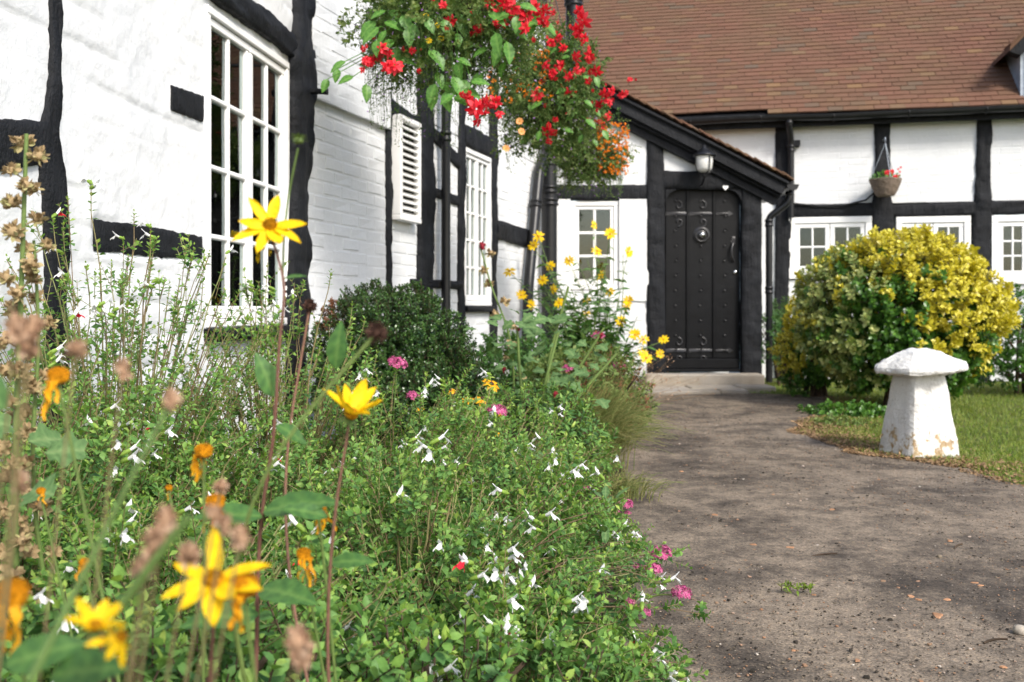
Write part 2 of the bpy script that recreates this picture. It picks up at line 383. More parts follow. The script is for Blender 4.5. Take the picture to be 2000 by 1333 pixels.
# ------------------------------------------------------------------ walls as frames
class Wall:
    """local axes: x along the wall, y into the wall, z up"""
    def __init__(s, p0, d):
        s.p = np.array(p0, float); s.d = nrm(np.array(d, float))
        s.ang = math.atan2(s.d[1], s.d[0])
        s.M = Matrix.Translation((p0[0], p0[1], 0)) @ Matrix.Rotation(s.ang, 4, 'Z')
    def u(s, px):
        k = (px-CX)/FPX; return (k*s.p[1]-s.p[0])/(s.d[0]-k*s.d[1])
    def Y(s, u): return s.p[1]+u*s.d[1]
    def P(s, px, py):
        u = s.u(px); return u, EYE+(HY-py)/FPX*s.Y(u)
    def world(s, u, y, z): return s.M @ Vector((u, y, z))
WA = Wall((-1.77+.119*1.0, 1.0), (.119, 1))
WB = Wall((-1.12, 5.45), (1.49, 4.85))
WG = Wall((.371, 10.3), (1, 0))
WR = Wall((-.5, 12.43), (1, -.22))
def timber_geo(g, pts, proud=.014, back=.06, wob=.006, seed=0, step=.014, cap=True):
    """pts: [(u, z, half_u, half_z)] centre line with a half-width vector in the wall plane"""
    pts = np.asarray(pts, float); d = np.r_[0, np.cumsum(np.hypot(*(np.diff(pts[:, :2], axis=0).T)))]
    n = max(4, int(d[-1]/step)); t = np.linspace(0, d[-1], n)
    q = np.stack([np.interp(t, d, pts[:, k]) for k in range(4)], 1)
    prof = [(-1, back), (-1, -.35*proud), (-.95, -.9*proud), (-.55, -proud*1.05), (-.15, -proud*1.1), (.25, -proud*1.1), (.6, -proud), (.95, -.9*proud), (1, -.35*proud), (1, back)]
    V = np.zeros((n, len(prof), 3))
    wl, wr = fbm(t*4, seed*3.1, 0, seed, 5)+.35*fbm(t*45, 2., 0, seed+3), fbm(t*4, seed*3.1+50, 0, seed, 5)+.35*fbm(t*45, 9., 0, seed+4)
    for k, (a, y) in enumerate(prof):
        side = wl if a < 0 else wr
        ext = a*(1+side*wob/np.maximum(np.hypot(q[:, 2], q[:, 3]), .01))
        V[:, k, 0] = q[:, 0]+q[:, 2]*ext; V[:, k, 2] = q[:, 1]+q[:, 3]*ext
        V[:, k, 1] = y+((fbm(t*6, a*2+seed, 0, seed+5)*.35*proud+.0022*fbm(t*38, a*6+seed, 0, seed+6)) if y < 0 else 0)
    g.grid(V)
    if cap:
        m = len(prof); g.faces(V[0], [tuple(range(m))]); g.faces(V[-1], [tuple(range(m))[::-1]])
_ts = [0]
def vpost(wall, rows, parent, name='post', **k):
    """rows: [(py, pxl, pxr)] as seen in the photograph's perspective"""
    pts = []
    for py, l, r in rows:
        a, b = wall.u(l), wall.u(r); _, z = wall.P((l+r)/2, py); pts.append(((a+b)/2, z, (b-a)/2, 0))
    _ts[0] += 1; g = Geo(); timber_geo(g, pts, seed=_ts[0], **k)
    return part(name, g, TIMBER, parent, wall.M)
def hbeam(wall, cols, parent, name='beam', **k):
    pts = []
    for px, t, b in cols:
        u, z0 = wall.P(px, t); _, z1 = wall.P(px, b); pts.append((u, (z0+z1)/2, 0, (z0-z1)/2))
    _ts[0] += 1; g = Geo(); timber_geo(g, pts, seed=_ts[0], **k)
    return part(name, g, TIMBER, parent, wall.M)
# ---- bricks: the 300 that show largest are objects, the rest one joined part
def brick_meshes(L, H, D, dep=.0032):
    out = []
    for k in range(6):
        g = Geo(); r = np.random.default_rng(50+k); b = .0055
        o = np.array([[0, 0], [L, 0], [L, H], [0, H]]); inn = np.array([[b, b], [L-b, b], [L-b, H-b], [b, H-b]])+r.normal(0, .0018, (4, 2))
        V = [(x, D, z) for x, z in o]+[(x, dep, z) for x, z in o]+[(x, -.0002+r.normal(0, .0012), z) for x, z in inn]
        F = [(0, 1, 5, 4), (1, 2, 6, 5), (2, 3, 7, 6), (3, 0, 4, 7), (4, 5, 9, 8), (5, 6, 10, 9), (6, 7, 11, 10), (7, 4, 8, 11), (8, 9, 10, 11)]
        g.faces(V, F); out.append(g)
    return out
BL, BH, BG = .213, .065, .010
BRICKG = brick_meshes(BL, BH, .05)
BRICKM = [g.mesh('brick', WHITE, False) for g in BRICKG]
BRICKG2 = brick_meshes(BL, BH, .05, .0016); BRICKM2 = [g.mesh('brick', WHITE, False) for g in BRICKG2]
def in_poly(x, z, poly):
    c = False; n = len(poly)
    for i in range(n):
        x0, z0 = poly[i]; x1, z1 = poly[(i+1) % n]
        if (z0 > z) != (z1 > z) and x < (x1-x0)*(z-z0)/(z1-z0)+x0: c = not c
    return c
class Bricks:
    def __init__(s, parent, soft=False): s.parent = parent; s.L = []; s.G, s.Me, s.back = (BRICKG2, BRICKM2, .0010) if soft else (BRICKG, BRICKM, .0024)
    def panel(s, wall, poly, yoff=0.0, zmin=0.0, back=.1, name='infill_panel'):
        """poly: [(u,z)] outline; a mortar backing and courses of painted bricks"""
        g = Geo(); n = len(poly); a = sum(poly[i][0]*poly[(i+1) % n][1]-poly[(i+1) % n][0]*poly[i][1] for i in range(n))
        if a < 0: poly = poly[::-1]
        V = [(u, yoff+s.back, z) for u, z in poly]+[(u, yoff+back, z) for u, z in poly]
        g.faces(V, [tuple(range(n))]+[(i, i+n, (i+1) % n+n, (i+1) % n) for i in range(n)])
        pnl = part(name, g, WHITE, s.parent, wall.M, smooth=False)
        us = [p[0] for p in poly]; zs = [p[1] for p in poly]
        row = 0; z = max(min(zs), zmin)
        while z+BH*.6 < max(zs):
            off = -(BL+BG)*(.5 if row % 2 else 0)-random.uniform(0, .04); u = min(us)+off
            while u < max(us):
                a, b = max(u, min(us)), min(u+BL, max(us))
                if b-a > .05 and all(in_poly(q, w, poly) for q in (a+.01, b-.01) for w in (z+.008, z+BH-.008)):
                    s.L.append((wall, a, b-a, yoff+random.gauss(0, s.back*.35), z+random.gauss(0, .002), random.gauss(0, .008), random.randrange(6), pnl))
                u += BL+BG
            z += BH+BG; row += 1
        return pnl
    def build(s):
        def vis(e):
            p = e[0].world(e[1]+e[2]/2, 0, e[4]); x, y = CX+p.x/p.y*FPX, HY-(p.z-EYE)/p.y*FPX
            return (0 if -40 < x < 2040 and -40 < y < 760 else 1, p.y)
        s.L.sort(key=vis); g = Geo()
        for i, (w, u, l, y, z, rot, k, pnl) in enumerate(s.L):
            M = w.M @ Matrix.Translation((u, y, z)) @ Matrix.Rotation(rot, 4, 'Y') @ Matrix.Diagonal((l/BL, 1, 1, 1))
            if i < 300: obj('brick', s.Me[k], pnl, M)
            else:
                A = np.array(M); g.inst((np.concatenate(s.G[k].V), np.concatenate(s.G[k].L), np.concatenate(s.G[k].C)), A[None, :3, :3], A[None, :3, 3])
        if g.n: part('far_bricks', g, WHITE, s.parent, kind='stuff', smooth=False)
# ---- windows
PANEM = {}
def window(wall, parent, u0, u1, z0, z1, casements, rows, frame=.045, sash=.032, bar=.018, y=.03, curtain_or_reflection=True, label=None, sill=None, inner=False):
    """casements: list of column counts"""
    g = Geo(); f = frame
    g.box(u0, u1, y-.03, y+.06, z1-f, z1, .004); g.box(u0, u1, y-.03, y+.06, z0, z0+f, .004)
    g.box(u0, u0+f, y-.028, y+.058, z0+f, z1-f, .004); g.box(u1-f, u1, y-.028, y+.058, z0+f, z1-f, .004)
    w = part('window', g, JOINERY, parent, wall.M, smooth=False, label=label)
    tot = sum(casements); iw = (u1-u0-2*f); u = u0+f
    for ci, nc in enumerate(casements):
        cw = iw*nc/tot; a, b = u+.003, u+cw-.003; u += cw; c0, c1 = z0+f+.003, z1-f-.003
        g = Geo()
        g.box(a, b, y-.015, y+.025, c1-sash, c1, .004); g.box(a, b, y-.015, y+.025, c0, c0+sash*1.5, .004)
        g.box(a, a+sash, y-.013, y+.023, c0+sash*1.5, c1-sash, .004); g.box(b-sash, b, y-.013, y+.023, c0+sash*1.5, c1-sash, .004)
        part('casement', g, JOINERY, w, wall.M, smooth=False)
        pu = (b-a-2*sash)/nc; pz = (c1-c0-2.5*sash)/rows; zb = c0+1.5*sash
        for i in range(1, nc):
            g = Geo(); x = a+sash+i*pu; g.box(x-bar/2, x+bar/2, y-.010, y+.018, zb, c1-sash, .005); part('glazing_bar', g, JOINERY, w, wall.M, smooth=False)
        for j in range(1, rows):
            g = Geo(); zz = zb+j*pz; g.box(a+sash, b-sash, y-.008, y+.016, zz-bar/2, zz+bar/2, .005); part('glazing_bar', g, JOINERY, w, wall.M, smooth=False)
        for i in range(nc):
            for j in range(rows):
                g = Geo(); x = a+sash+i*pu; zz = zb+j*pz
                g.box(x+.002, x+pu-.002, 0, .003, zz+.002, zz+pz-.002)
                part('pane', g, GLASS, w, wall.M @ Matrix.Translation((0, y+.006, 0)) @ Matrix.Translation((x, 0, zz)) @ Matrix.Rotation(random.gauss(0, .006), 4, 'X') @ Matrix.Rotation(random.gauss(0, .006), 4, 'Z') @ Matrix.Translation((-x, 0, -zz)), smooth=False)
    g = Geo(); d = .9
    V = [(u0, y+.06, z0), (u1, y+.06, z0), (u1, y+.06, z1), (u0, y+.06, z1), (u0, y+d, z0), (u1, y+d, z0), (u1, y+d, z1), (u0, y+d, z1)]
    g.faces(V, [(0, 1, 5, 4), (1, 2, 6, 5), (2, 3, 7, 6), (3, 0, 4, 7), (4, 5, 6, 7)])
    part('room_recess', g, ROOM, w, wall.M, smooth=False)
    if inner:          # pale strips standing in for reflections and secondary glazing bars in the panes
        for k in range(5):
            x = u0+.04+(u1-u0-.08)*k/4; n = 12; t = np.linspace(0, 1, n); P = np.zeros((2, n, 3)); P[:, :, 0] = x-.045+.075*t; P[:, :, 1] = y+.060+.010*np.sin(t*11+k); P[0, :, 2] = z0+.03; P[1, :, 2] = z1-.03
            g = Geo(); g.grid(P); part('curtain_or_reflection', g, CURTAIN, w, wall.M)
    if curtain_or_reflection:
        for a, b in ((u0+.03, u0+.03+(u1-u0)*.17), (u1-.03-(u1-u0)*.2, u1-.03)):
            n = 40; t = np.linspace(0, 1, n); P = np.zeros((2, n, 3)); P[:, :, 0] = a+(b-a)*t; P[:, :, 1] = y+.085+.022*np.sin(t*26+a*9)
            P[0, :, 2] = z0+.02; P[1, :, 2] = z1-.02; g = Geo(); g.grid(P); part('curtain_or_reflection', g, CURTAIN, w, wall.M)
    return w
def pipe(name, pts, r, parent, collars=(), mat=None, sides=14):
    """pts: world points; collars: indices t in 0..1 by segment"""
    pts = [np.array(p, float) for p in pts]
    # soften the bends
    out = [pts[0]]
    for i in range(1, len(pts)-1):
        a, b, c = pts[i-1], pts[i], pts[i+1]; k = min(.09, np.linalg.norm(a-b)*.4, np.linalg.norm(c-b)*.4)
        p0 = b+nrm(a-b)*k; p1 = b+nrm(c-b)*k
        for t in np.linspace(0, 1, 6): out.append((1-t)**2*p0+2*t*(1-t)*b+t*t*p1)
    out.append(pts[-1]); g = Geo(); g.tube(out, r, sides)
    o = part(name, g, mat or PIPE, parent)
    for p, d in collars:
        p = np.array(p, float); d = nrm(np.array(d, float)); g = Geo()
        g.tube([p-d*.04, p-d*.034, p-d*.012, p-d*.01, p+d*.01, p+d*.012, p+d*.034, p+d*.04], np.array([1.0, 1.22, 1.22, 1.1, 1.1, 1.22, 1.22, 1.0])*r, sides)
        part('collar', g, mat or PIPE, o)
    return o
# ================================================================== THE SETTING
def struct(name, g, m, smooth=True, kind='structure'):
    return part(name, g, m, None, kind=kind, smooth=smooth)
LE = np.array([(-6, 7.0), (0, 5.6), (2, 4.4), (3.6, 2.95), (4.44, 2.32), (5.18, 2.22), (5.5, 1.97), (6.35, 1.85), (7.2, 2.15), (8.2, 2.7), (9.1, 2.95), (9.45, 2.35), (9.75, 2.1), (10.2, 2.05)])
def lawn_edge(Y): return np.interp(Y, LE[:, 0], LE[:, 1])+.05*fbm(np.asarray(Y)*4, 3.3, 0, 4)
def bed_edge(Y): return .05+.105*np.asarray(Y)+.03*fbm(np.asarray(Y)*3, 7.1, 0, 9)
g = Geo(); n = 41; xs = np.linspace(-1, 1, n)**3*70; X, Yy = np.meshgrid(xs, xs+4, indexing='ij')
P = np.stack([X, Yy, np.full_like(X, -.006)], -1); g.grid(P); struct('lawn', g, TURF)
g = Geo(); ys = np.linspace(-6, 10.25, 420); ts = np.linspace(0, 1, 60)
XL = bed_edge(ys)-.35; XR = lawn_edge(ys)
P = np.zeros((len(ys), len(ts), 3)); P[..., 0] = XL[:, None]+(XR-XL)[:, None]*ts; P[..., 1] = ys[:, None]
P[..., 2] = .004+.006*(fbm(P[..., 0]*1.6, P[..., 1]*1.6, 0, 2)*.5+.5)*np.clip(np.minimum(ts, 1-ts)*12, 0, 1)+.0015*fbm(P[..., 0]*14, P[..., 1]*14, 0, 3)
g.grid(P); struct('path', g, PATHM)
g = Geo(); ys = np.linspace(-2, 10.3, 260); ts = np.linspace(0, 1, 40)
wallx = np.where(ys < 5.45, -1.77+.119*ys, -1.12+.3072*(ys-5.45))-.05; XR = bed_edge(ys)
P = np.zeros((len(ys), len(ts), 3)); P[..., 0] = wallx[:, None]+(XR-wallx)[:, None]*ts; P[..., 1] = ys[:, None]
P[..., 2] = .004+.05*np.clip((1-ts)*9, 0, 1)+.012*fbm(P[..., 0]*7, P[..., 1]*7, 0, 5)*np.clip((1-ts)*14, 0, 1)
g.grid(P); struct('flower_bed', g, SOIL)
# ================================================================== LEFT COTTAGE WING
ct = thing('timber_framed_cottage', 'whitewashed cottage wing with black timbers and tall multi-pane window beside the flower bed', 'house', (-1.6, 2, 0))
# rendered wall A: one sheet with a hole for the window
uA0, uA1 = -1.4, WA.u(598)
wu0, wu1 = WA.u(402), WA.u(563); wz1 = WA.P(402, 8)[1]; wz0 = WA.P(402, 641)[1]
us = np.arange(uA0, uA1+.008, .0125); zs = np.arange(0, 3.3, .0125)
U, Z = np.meshgrid(us, zs, indexing='ij')
course = Z/.118+.10*fbm(U*1.7, Z*.8, 0, 31)
groove = np.exp(-((course-np.round(course))/.10)**2)*np.clip(fbm(U*2.3, Z*6, 0, 12)*.9+.15, 0, 1)
D = -.010*fbm(U*2.2, Z*2.2, 0, 21)-.0022*fbm(U*14, Z*14, 0, 22)+.010*groove
def patch(cols, D):
    q = np.array([(*WA.P(c[0], c[1]), WA.P(c[0], c[2])[1]) for c in cols]); e = .02
    du = np.maximum(q[0, 0]-U, U-q[-1, 0]); dz = np.maximum(Z-np.interp(U, q[:, 0], q[:, 1]), np.interp(U, q[:, 0], q[:, 2])-Z)
    w = np.clip(1-np.maximum(du, dz)/e, 0, 1); return D*(1-w)+.004*w
TE1 = [(335, 169, 214), (365, 178, 228), (396, 188, 240)]; TE2 = [(183, 430, 488), (250, 440, 497), (320, 448, 500), (393, 462, 504)]
D = patch(TE2, patch(TE1, D))-.0010*fbm(U*45, Z*45, 0, 23)
P = np.stack([U, D, Z], -1); uc = (us[:-1]+us[1:])/2; zc = (zs[:-1]+zs[1:])/2
hole = ((uc > wu0+.015) & (uc < wu1-.015))[:, None] & ((zc > wz0+.015) & (zc < wz1-.015))[None]
crack = np.clip(groove, 0, 1)*np.clip(fbm(U*18, Z*30, 0, 41)*1.2-.05, 0, 1)
g = Geo(); g.grid(P, rnd=crack.ravel(), keep=~hole); part('rendered_wall', g, WHITEA, ct, WA.M)
vpost(WA, [(-60, 91, 106), (60, 92, 106), (150, 91, 107), (215, 84, 107), (262, 74, 108), (330, 70, 118), (420, 75, 122), (520, 82, 124), (640, 84, 123), (800, 86, 123), (1050, 88, 123)], ct, proud=.02, wob=.007)
hbeam(WA, [(-120, 232, 340), (-20, 236, 335), (40, 238, 326), (82, 240, 318)], ct, proud=.018)
hbeam(WA, TE1, ct, 'timber_end', proud=.005, wob=.005)
hbeam(WA, TE2, ct, 'timber_end', proud=.005, wob=.007)
hbeam(WA, [(392, -72, -18), (430, -38, 14), (480, -5, 52), (530, 33, 86), (575, 75, 122)], ct, 'lintel', proud=.035)
vpost(WA, [(-60, 570, 600), (40, 570, 601), (100, 566, 603), (130, 560, 605), (170, 564, 603), (200, 564, 598), (400, 562, 594), (600, 557, 591), (740, 556, 590), (900, 556, 590)], ct, proud=.04, wob=.012)
g = Geo(); a = WA.P(600, 184); g.tube([WA.world(a[0]-.06, -.02, a[1]), WA.world(a[0]-.05, -.10, a[1]), WA.world(a[0]-.05, -.13, a[1])], [.016, .016, .02], 8); part('timber_peg', g, TIMBER, ct)
window(WA, ct, wu0, wu1, wz0, wz1, [2, 2], 4, frame=.035, sash=.036, bar=.022, y=.02, label='tall white window of sixteen panes', inner=True)
g = Geo(); z = WA.P(402, 660)[1]; g.box(wu0-.02, wu1+.01, -.05, .05, z-.02, wz0-.002, .006); part('window_sill', g, TIMBER, ct, WA.M)
# wall B: brick panels between timbers
br = Bricks(ct)
B = lambda px, py: WB.P(px, py)
uB = lambda px: WB.u(px)
zl = B(600, 190)[1]
br.panel(WB, [(0.0, 0), (uB(754), 0), (uB(754), zl), (0.0, zl)], zmin=.55)
br.panel(WB, [(-.0, zl+.002), (uB(754), zl+.002), (uB(754), 4.1), (-.0, 4.1)], yoff=-.035, zmin=zl+.002)
br.panel(WB, [(uB(760), 0), (uB(818), 0), (uB(818), 2.03), (uB(760), 2.03)], zmin=.8)
br.panel(WB, [(uB(760), 2.15), (uB(900), 2.15), (uB(900), 4.1), (uB(760), 4.1)], zmin=2.15)
br.panel(WB, [(uB(843), 0), (uB(895), 0), (uB(895), 2.14), (uB(843), 2.14)], zmin=.7)
br.panel(WB, [(uB(905), 2.25), (uB(1069), 2.25), (uB(1069), 4.1), (uB(905), 4.1)], zmin=2.25)
br.panel(WB, [(uB(904), 0), (uB(957), 0), (uB(957), .82), (uB(904), .82)], zmin=.6)
br.panel(WB, [(uB(964), 0), (uB(1069), 0), (uB(1069), 2.24), (uB(964), 2.24)], zmin=.5)
br.build()
vpost(WB, [(-80, 746, 757), (150, 750, 761), (190, 752, 762), (300, 752, 761), (420, 753, 762), (540, 754, 762), (700, 754, 762)], ct, proud=.02, wob=.008)
hbeam(WB, [(722, 158, 195), (760, 190, 222), (800, 222, 262), (840, 248, 286)], ct, proud=.022)
hbeam(WB, [(600, -35, -5), (640, -22, 4), (690, -2, 20)], ct, proud=.02)
vpost(WB, [(-80, 814, 845), (100, 814, 844), (240, 814, 843), (400, 813, 842), (560, 814, 841), (720, 814, 841)], ct, proud=.035, wob=.012)
hbeam(WB, [(845, 250, 275), (865, 268, 295), (880, 290, 316), (895, 303, 330)], ct, 'rail', proud=.016)
hbeam(WB, [(845, 366, 384), (865, 374, 390), (880, 380, 398), (896, 384, 402)], ct, 'rail', proud=.016)
hbeam(WB, [(800, 545, 560), (860, 548, 564), (896, 550, 566)], ct, 'rail', proud=.03)
vpost(WB, [(-80, 897, 909), (120, 897, 909), (250, 895, 905), (400, 893, 904), (600, 893, 903), (720, 893, 903)], ct, proud=.025, wob=.008)
hbeam(WB, [(902, 243, 284), (930, 256, 298), (968, 274, 314)], ct, 'lintel', proud=.03)
vpost(WB, [(150, 955, 969), (280, 955, 968), (420, 956, 967), (570, 956, 966), (700, 956, 966)], ct, proud=.025, wob=.008)
hbeam(WB, [(966, 430, 468), (1000, 440, 476), (1040, 452, 488)], ct, 'rail', proud=.025)
window(WB, ct, uB(904), uB(957), .83, B(904, 286)[1], [2, 2], 5, frame=.04, sash=.03, bar=.02, y=.01, label='narrow white window between two black posts')
g = Geo(); z = .83; g.box(uB(902), uB(960), -.05, .04, z-.05, z-.002, .006); part('window_sill', g, TIMBER, ct, WB.M)
# louvred vent box
va, vb = uB(763), uB(804); vz1 = B(767, 226)[1]; vz0 = B(767, 431)[1]; yo = -.075
g = Geo(); fr = .035
g.box(va, vb, yo, .0, vz1-fr, vz1, .004); g.box(va, vb, yo, .0, vz0, vz0+fr, .004); g.box(va, va+fr, yo+.002, -.002, vz0+fr, vz1-fr, .004); g.box(vb-fr, vb, yo+.002, -.002, vz0+fr, vz1-fr, .004)
vent = part('louvre_vent', g, JOINERY, ct, WB.M, smooth=False, label='white slatted vent box fixed between the posts')
g = Geo(); g.box(va+fr, vb-fr, -.03, -.01, vz0+fr, vz1-fr); part('vent_back', g, ROOM, vent, WB.M, smooth=False)
ns = 14; dz = (vz1-vz0-2*fr)/ns
for k in range(ns):
    g = Geo(); g.box(va+fr-.004, vb-fr+.004, -.04, .04, -.005, .005, .002)
    part('slat', g, JOINERY, vent, WB.M @ Matrix.Translation((0, yo+.04, vz0+fr+dz*(k+.5))) @ Matrix.Rotation(math.radians(38), 4, 'X'), smooth=False)
def wpt(wall, px, py, off): u, z = wall.P(px, py); return wall.world(u, -off, z)
u = uB(852); pipe('downpipe', [WB.world(u, -.075, 0.05), WB.world(u, -.075, 4.0)], .034, ct, [(WB.world(u, -.075, B(852, 268)[1]), (0, 0, 1)), (WB.world(u, -.075, .75), (0, 0, 1))])
us_ = uB(1052); cpx = lambda z: WB.world(us_, -.11, z)
top = WB.world(uB(1052)+.12, -.33, B(1052, 180)[1])
sp = pipe('soil_pipe', [cpx(.03), cpx(B(1052, 230)[1]), top, top+Vector((0, 0, 1.9))], .078, ct, [(cpx(B(1052, z_)[1]), (0, 0, 1)) for z_ in (318, 372, 396, 560)]+[(top+Vector((0, 0, z_)), (0, 0, 1)) for z_ in (.35, .9)], sides=18)
pipe('branch_pipe', [WB.world(uB(1012), -.08, .4), WB.world(uB(1016), -.08, B(1016, 560)[1]), WB.world(uB(1038), -.08, B(1038, 330)[1]), WB.world(uB(1050), -.10, B(1048, 300)[1])], .05, ct, [(WB.world(uB(1031), -.08, B(1031, 400)[1]), (WB.world(uB(1038), -.08, B(1038, 330)[1])-WB.world(uB(1016), -.08, B(1016, 560)[1]))[:])])
# roof of the wing, above the picture
g = Geo()
for wl, a, b in ((WA, uA0, uA1), (WB, 0, uB(1075))):
    p = [wl.world(a, -.25, 3.95), wl.world(b, -.25, 3.95), wl.world(b, 2.6, 6.2), wl.world(a, 2.6, 6.2)]
    g.faces([tuple(q) for q in p]+[tuple(q+Vector((0, 0, .06))) for q in p], [(3, 2, 1, 0), (4, 5, 6, 7), (0, 1, 5, 4)])
part('roof', g, TILE, ct, smooth=False)
g = Geo(); g.box(uA0, uA1, .0, .1, 3.29, 4.15); part('upper_wall', g, WHITE, ct, WA.M, smooth=False)
# ================================================================== ENTRANCE GABLE
eg = thing('entrance_gable', 'white gabled entrance bay with black timbers and sloping verge at the end of path', 'house', (1.4, 10.3, 0))
G = lambda px, py: WG.P(px, py)
bg_ = Bricks(eg, True)
def gpoly(*pts): return [G(*p) for p in pts]
bg_.panel(WG, gpoly((1078, 362), (1078, 130), (1200, 190), (1268, 222), (1268, 362)))
bg_.panel(WG, gpoly((1290, 338), (1290, 250), (1362, 285), (1415, 318), (1415, 338)), yoff=.01)
bg_.panel(WG, gpoly((1074, 588), (1074, 390), (1114, 390), (1114, 588)), yoff=-.03)
bg_.panel(WG, gpoly((1209, 588), (1209, 390), (1266, 390), (1266, 588)), yoff=-.03)
bg_.panel(WG, gpoly((1074, 780), (1074, 590), (1266, 590), (1266, 780)), yoff=-.01)
bg_.panel(WG, gpoly((1114, 588), (1114, 568), (1209, 568), (1209, 588)), yoff=-.028)
bg_.build()
hbeam(WG, [(1072, 361, 391), (1160, 362, 392), (1266, 361, 391)], eg, proud=.02, wob=.004)
vpost(WG, [(232, 1263, 1292), (330, 1263, 1298), (400, 1262, 1298), (740, 1263, 1300)], eg, proud=.035, wob=.004)
vpost(WG, [(330, 1448, 1486), (500, 1448, 1487), (740, 1447, 1488)], eg, proud=.035, wob=.004)
hbeam(WG, [(1290, 334, 372), (1380, 335, 371), (1487, 338, 373)], eg, 'lintel', proud=.03, wob=.004)
hbeam(WG, [(1400, 295, 340), (1440, 305, 342), (1490, 330, 345)], eg, 'beam', proud=.018, wob=.004)
for sx, px in ((1, 1299), (-1, 1447)):       # curved shoulders of the door opening
    u0, z1 = G(px, 371); g = Geo(); r = .15; a = np.linspace(0, math.pi/2, 9)
    arc = [(u0+sx*r*(1-math.sin(t)), z1-r*(1-math.cos(t))) for t in a]; pts = [(u0, z1)]+arc[::-1]
    V = [(x, -.033, z) for x, z in pts]+[(x, .05, z) for x, z in pts]; n = len(pts)
    F = [tuple(range(n))]+[(i, i+1, i+1+n, i+n) for i in range(1, n-1)]; g.faces(V, F); part('door_arch', g, TIMBER, eg, WG.M, smooth=False)
# verge: barge board, mouldings, tiles, roof behind
ra, rb = np.array(G(1075, 116)), np.array(G(1536, 352)); rd = (rb-ra)/np.linalg.norm(rb-ra); rn = np.array([rd[1], -rd[0]])
if rn[1] > 0: rn = -rn
L_ = np.linalg.norm(rb-ra)
g = Geo()
def rake(off0, off1, y0, y1, b=.004, ext=0.0):
    gg = Geo(); gg.box(-ext, L_+ext, y0, y1, 0, off0-off1 if off0 > off1 else off1-off0, b); return gg
def rakeM(off): p = ra+rn*off; return WG.M @ Matrix.Translation((p[0], 0, p[1])) @ Matrix.Rotation(math.atan2(-rd[1], rd[0]), 4, 'Y')
def rakepart(name, off0, off1, y0, y1, m=TIMBER):
    gg = Geo(); gg.box(0, L_, y0, y1, -off1, -off0, .006); return part(name, gg, m, eg, rakeM(0), smooth=False)
rakepart('barge_board', .03, .19, -.16, -.02); rakepart('inner_rafter', .19, .30, -.07, .0)
for off, y in ((.06, -.18), (.20, -.10)):
    gg = Geo(); gg.tube([(0, y, -off), (L_*.3, y, -off-.01), (L_*.6, y, -off), (L_, y, -off-.005)], .018, 8); part('verge_moulding', gg, TIMBER, eg, rakeM(0))
nt_ = 26
for k in range(nt_):
    gg = Geo(); l = L_/nt_; gg.box(-.01, l+.03, -.21, .12, 0, .016, .003, rnd=k*.37 % 1)
    part('verge_tile', gg, TILE, eg, rakeM(0) @ Matrix.Translation((k*l, 0, -.005)) @ Matrix.Rotation(math.radians(7)+random.gauss(0, .012), 4, 'Y') @ Matrix.Translation((0, random.gauss(0, .006), 0)), smooth=False)
gg = Geo(); gg.box(0, L_, .121, 1.7, -.03, .0); part('roof', gg, TILE, eg, rakeM(0), smooth=False)
gg = Geo(); ux = G(1486, 0)[0]; gg.box(ux-.06, ux, .05, 1.25, 0, G(1486, 345)[1], .004); part('side_wall', gg, WHITE, eg, WG.M, smooth=False)
window(WG, eg, G(1114, 0)[0]+.002, G(1209, 0)[0]-.002, G(0, 566)[1], G(0, 393)[1], [2], 3, frame=.05, sash=.035, bar=.028, y=.03, curtain_or_reflection=False, label='small white six-pane window beside the door')
# door
dx0, dx1 = G(1298, 0)[0], G(1448, 0)[0]; dz0, dz1 = .185, G(0, 369)[1]
g = Geo(); g.box(dx0, dx1, .07, .11, dz0, dz1, .004); dr = part('door', g, DOORM, eg, WG.M, smooth=False, label='black studded plank door with iron straps')
edges = [dx0+.015, dx0+.245, dx0+.52, dx1-.015]
for a, b in zip(edges[:-1], edges[1:]):
    g = Geo(); g.box(a+.004, b-.004, .052, .069, dz0+.11, dz1-.004, .004); part('plank', g, DOORM, dr, WG.M, smooth=False)
for a in edges[1:-1]:
    g = Geo(); g.box(a-.014, a+.014, .034, .0515, dz0+.11, dz1-.006, .006); part('cover_strip', g, DOORM, dr, WG.M, smooth=False)
g = Geo(); g.box(dx0+.01, dx1-.01, .03, .068, dz0, dz0+.105, .008); g.box(dx0-.0, dx1-.0, .0, .069, dz0-.03, dz0-.001, .005); part('weather_board', g, DOORM, dr, WG.M, smooth=False)
g = Geo(); g.lathe([(.0001, 0), (.008, .001), (.012, .006), (.013, .011)], 8); STUD = g.mesh('stud', IRON)
RX = Matrix.Rotation(math.radians(90), 4, 'X')
zz = dz0+.2
while zz < dz1-.1:
    for a in (dx0+.125, dx0+.385, dx0+.635):
        obj('stud', STUD, dr, WG.M @ Matrix.Translation((a+random.gauss(0, .004), .041, zz)) @ RX)
    zz += .155
def scroll(c, s, fl=1):
    t = np.linspace(0, 5.2, 26); r = .05*s*(1-t/6.2); return [(c[0]+r[i]*math.sin(t[i]), .046, c[1]+fl*(r[i]*math.cos(t[i]))) for i in range(26)]
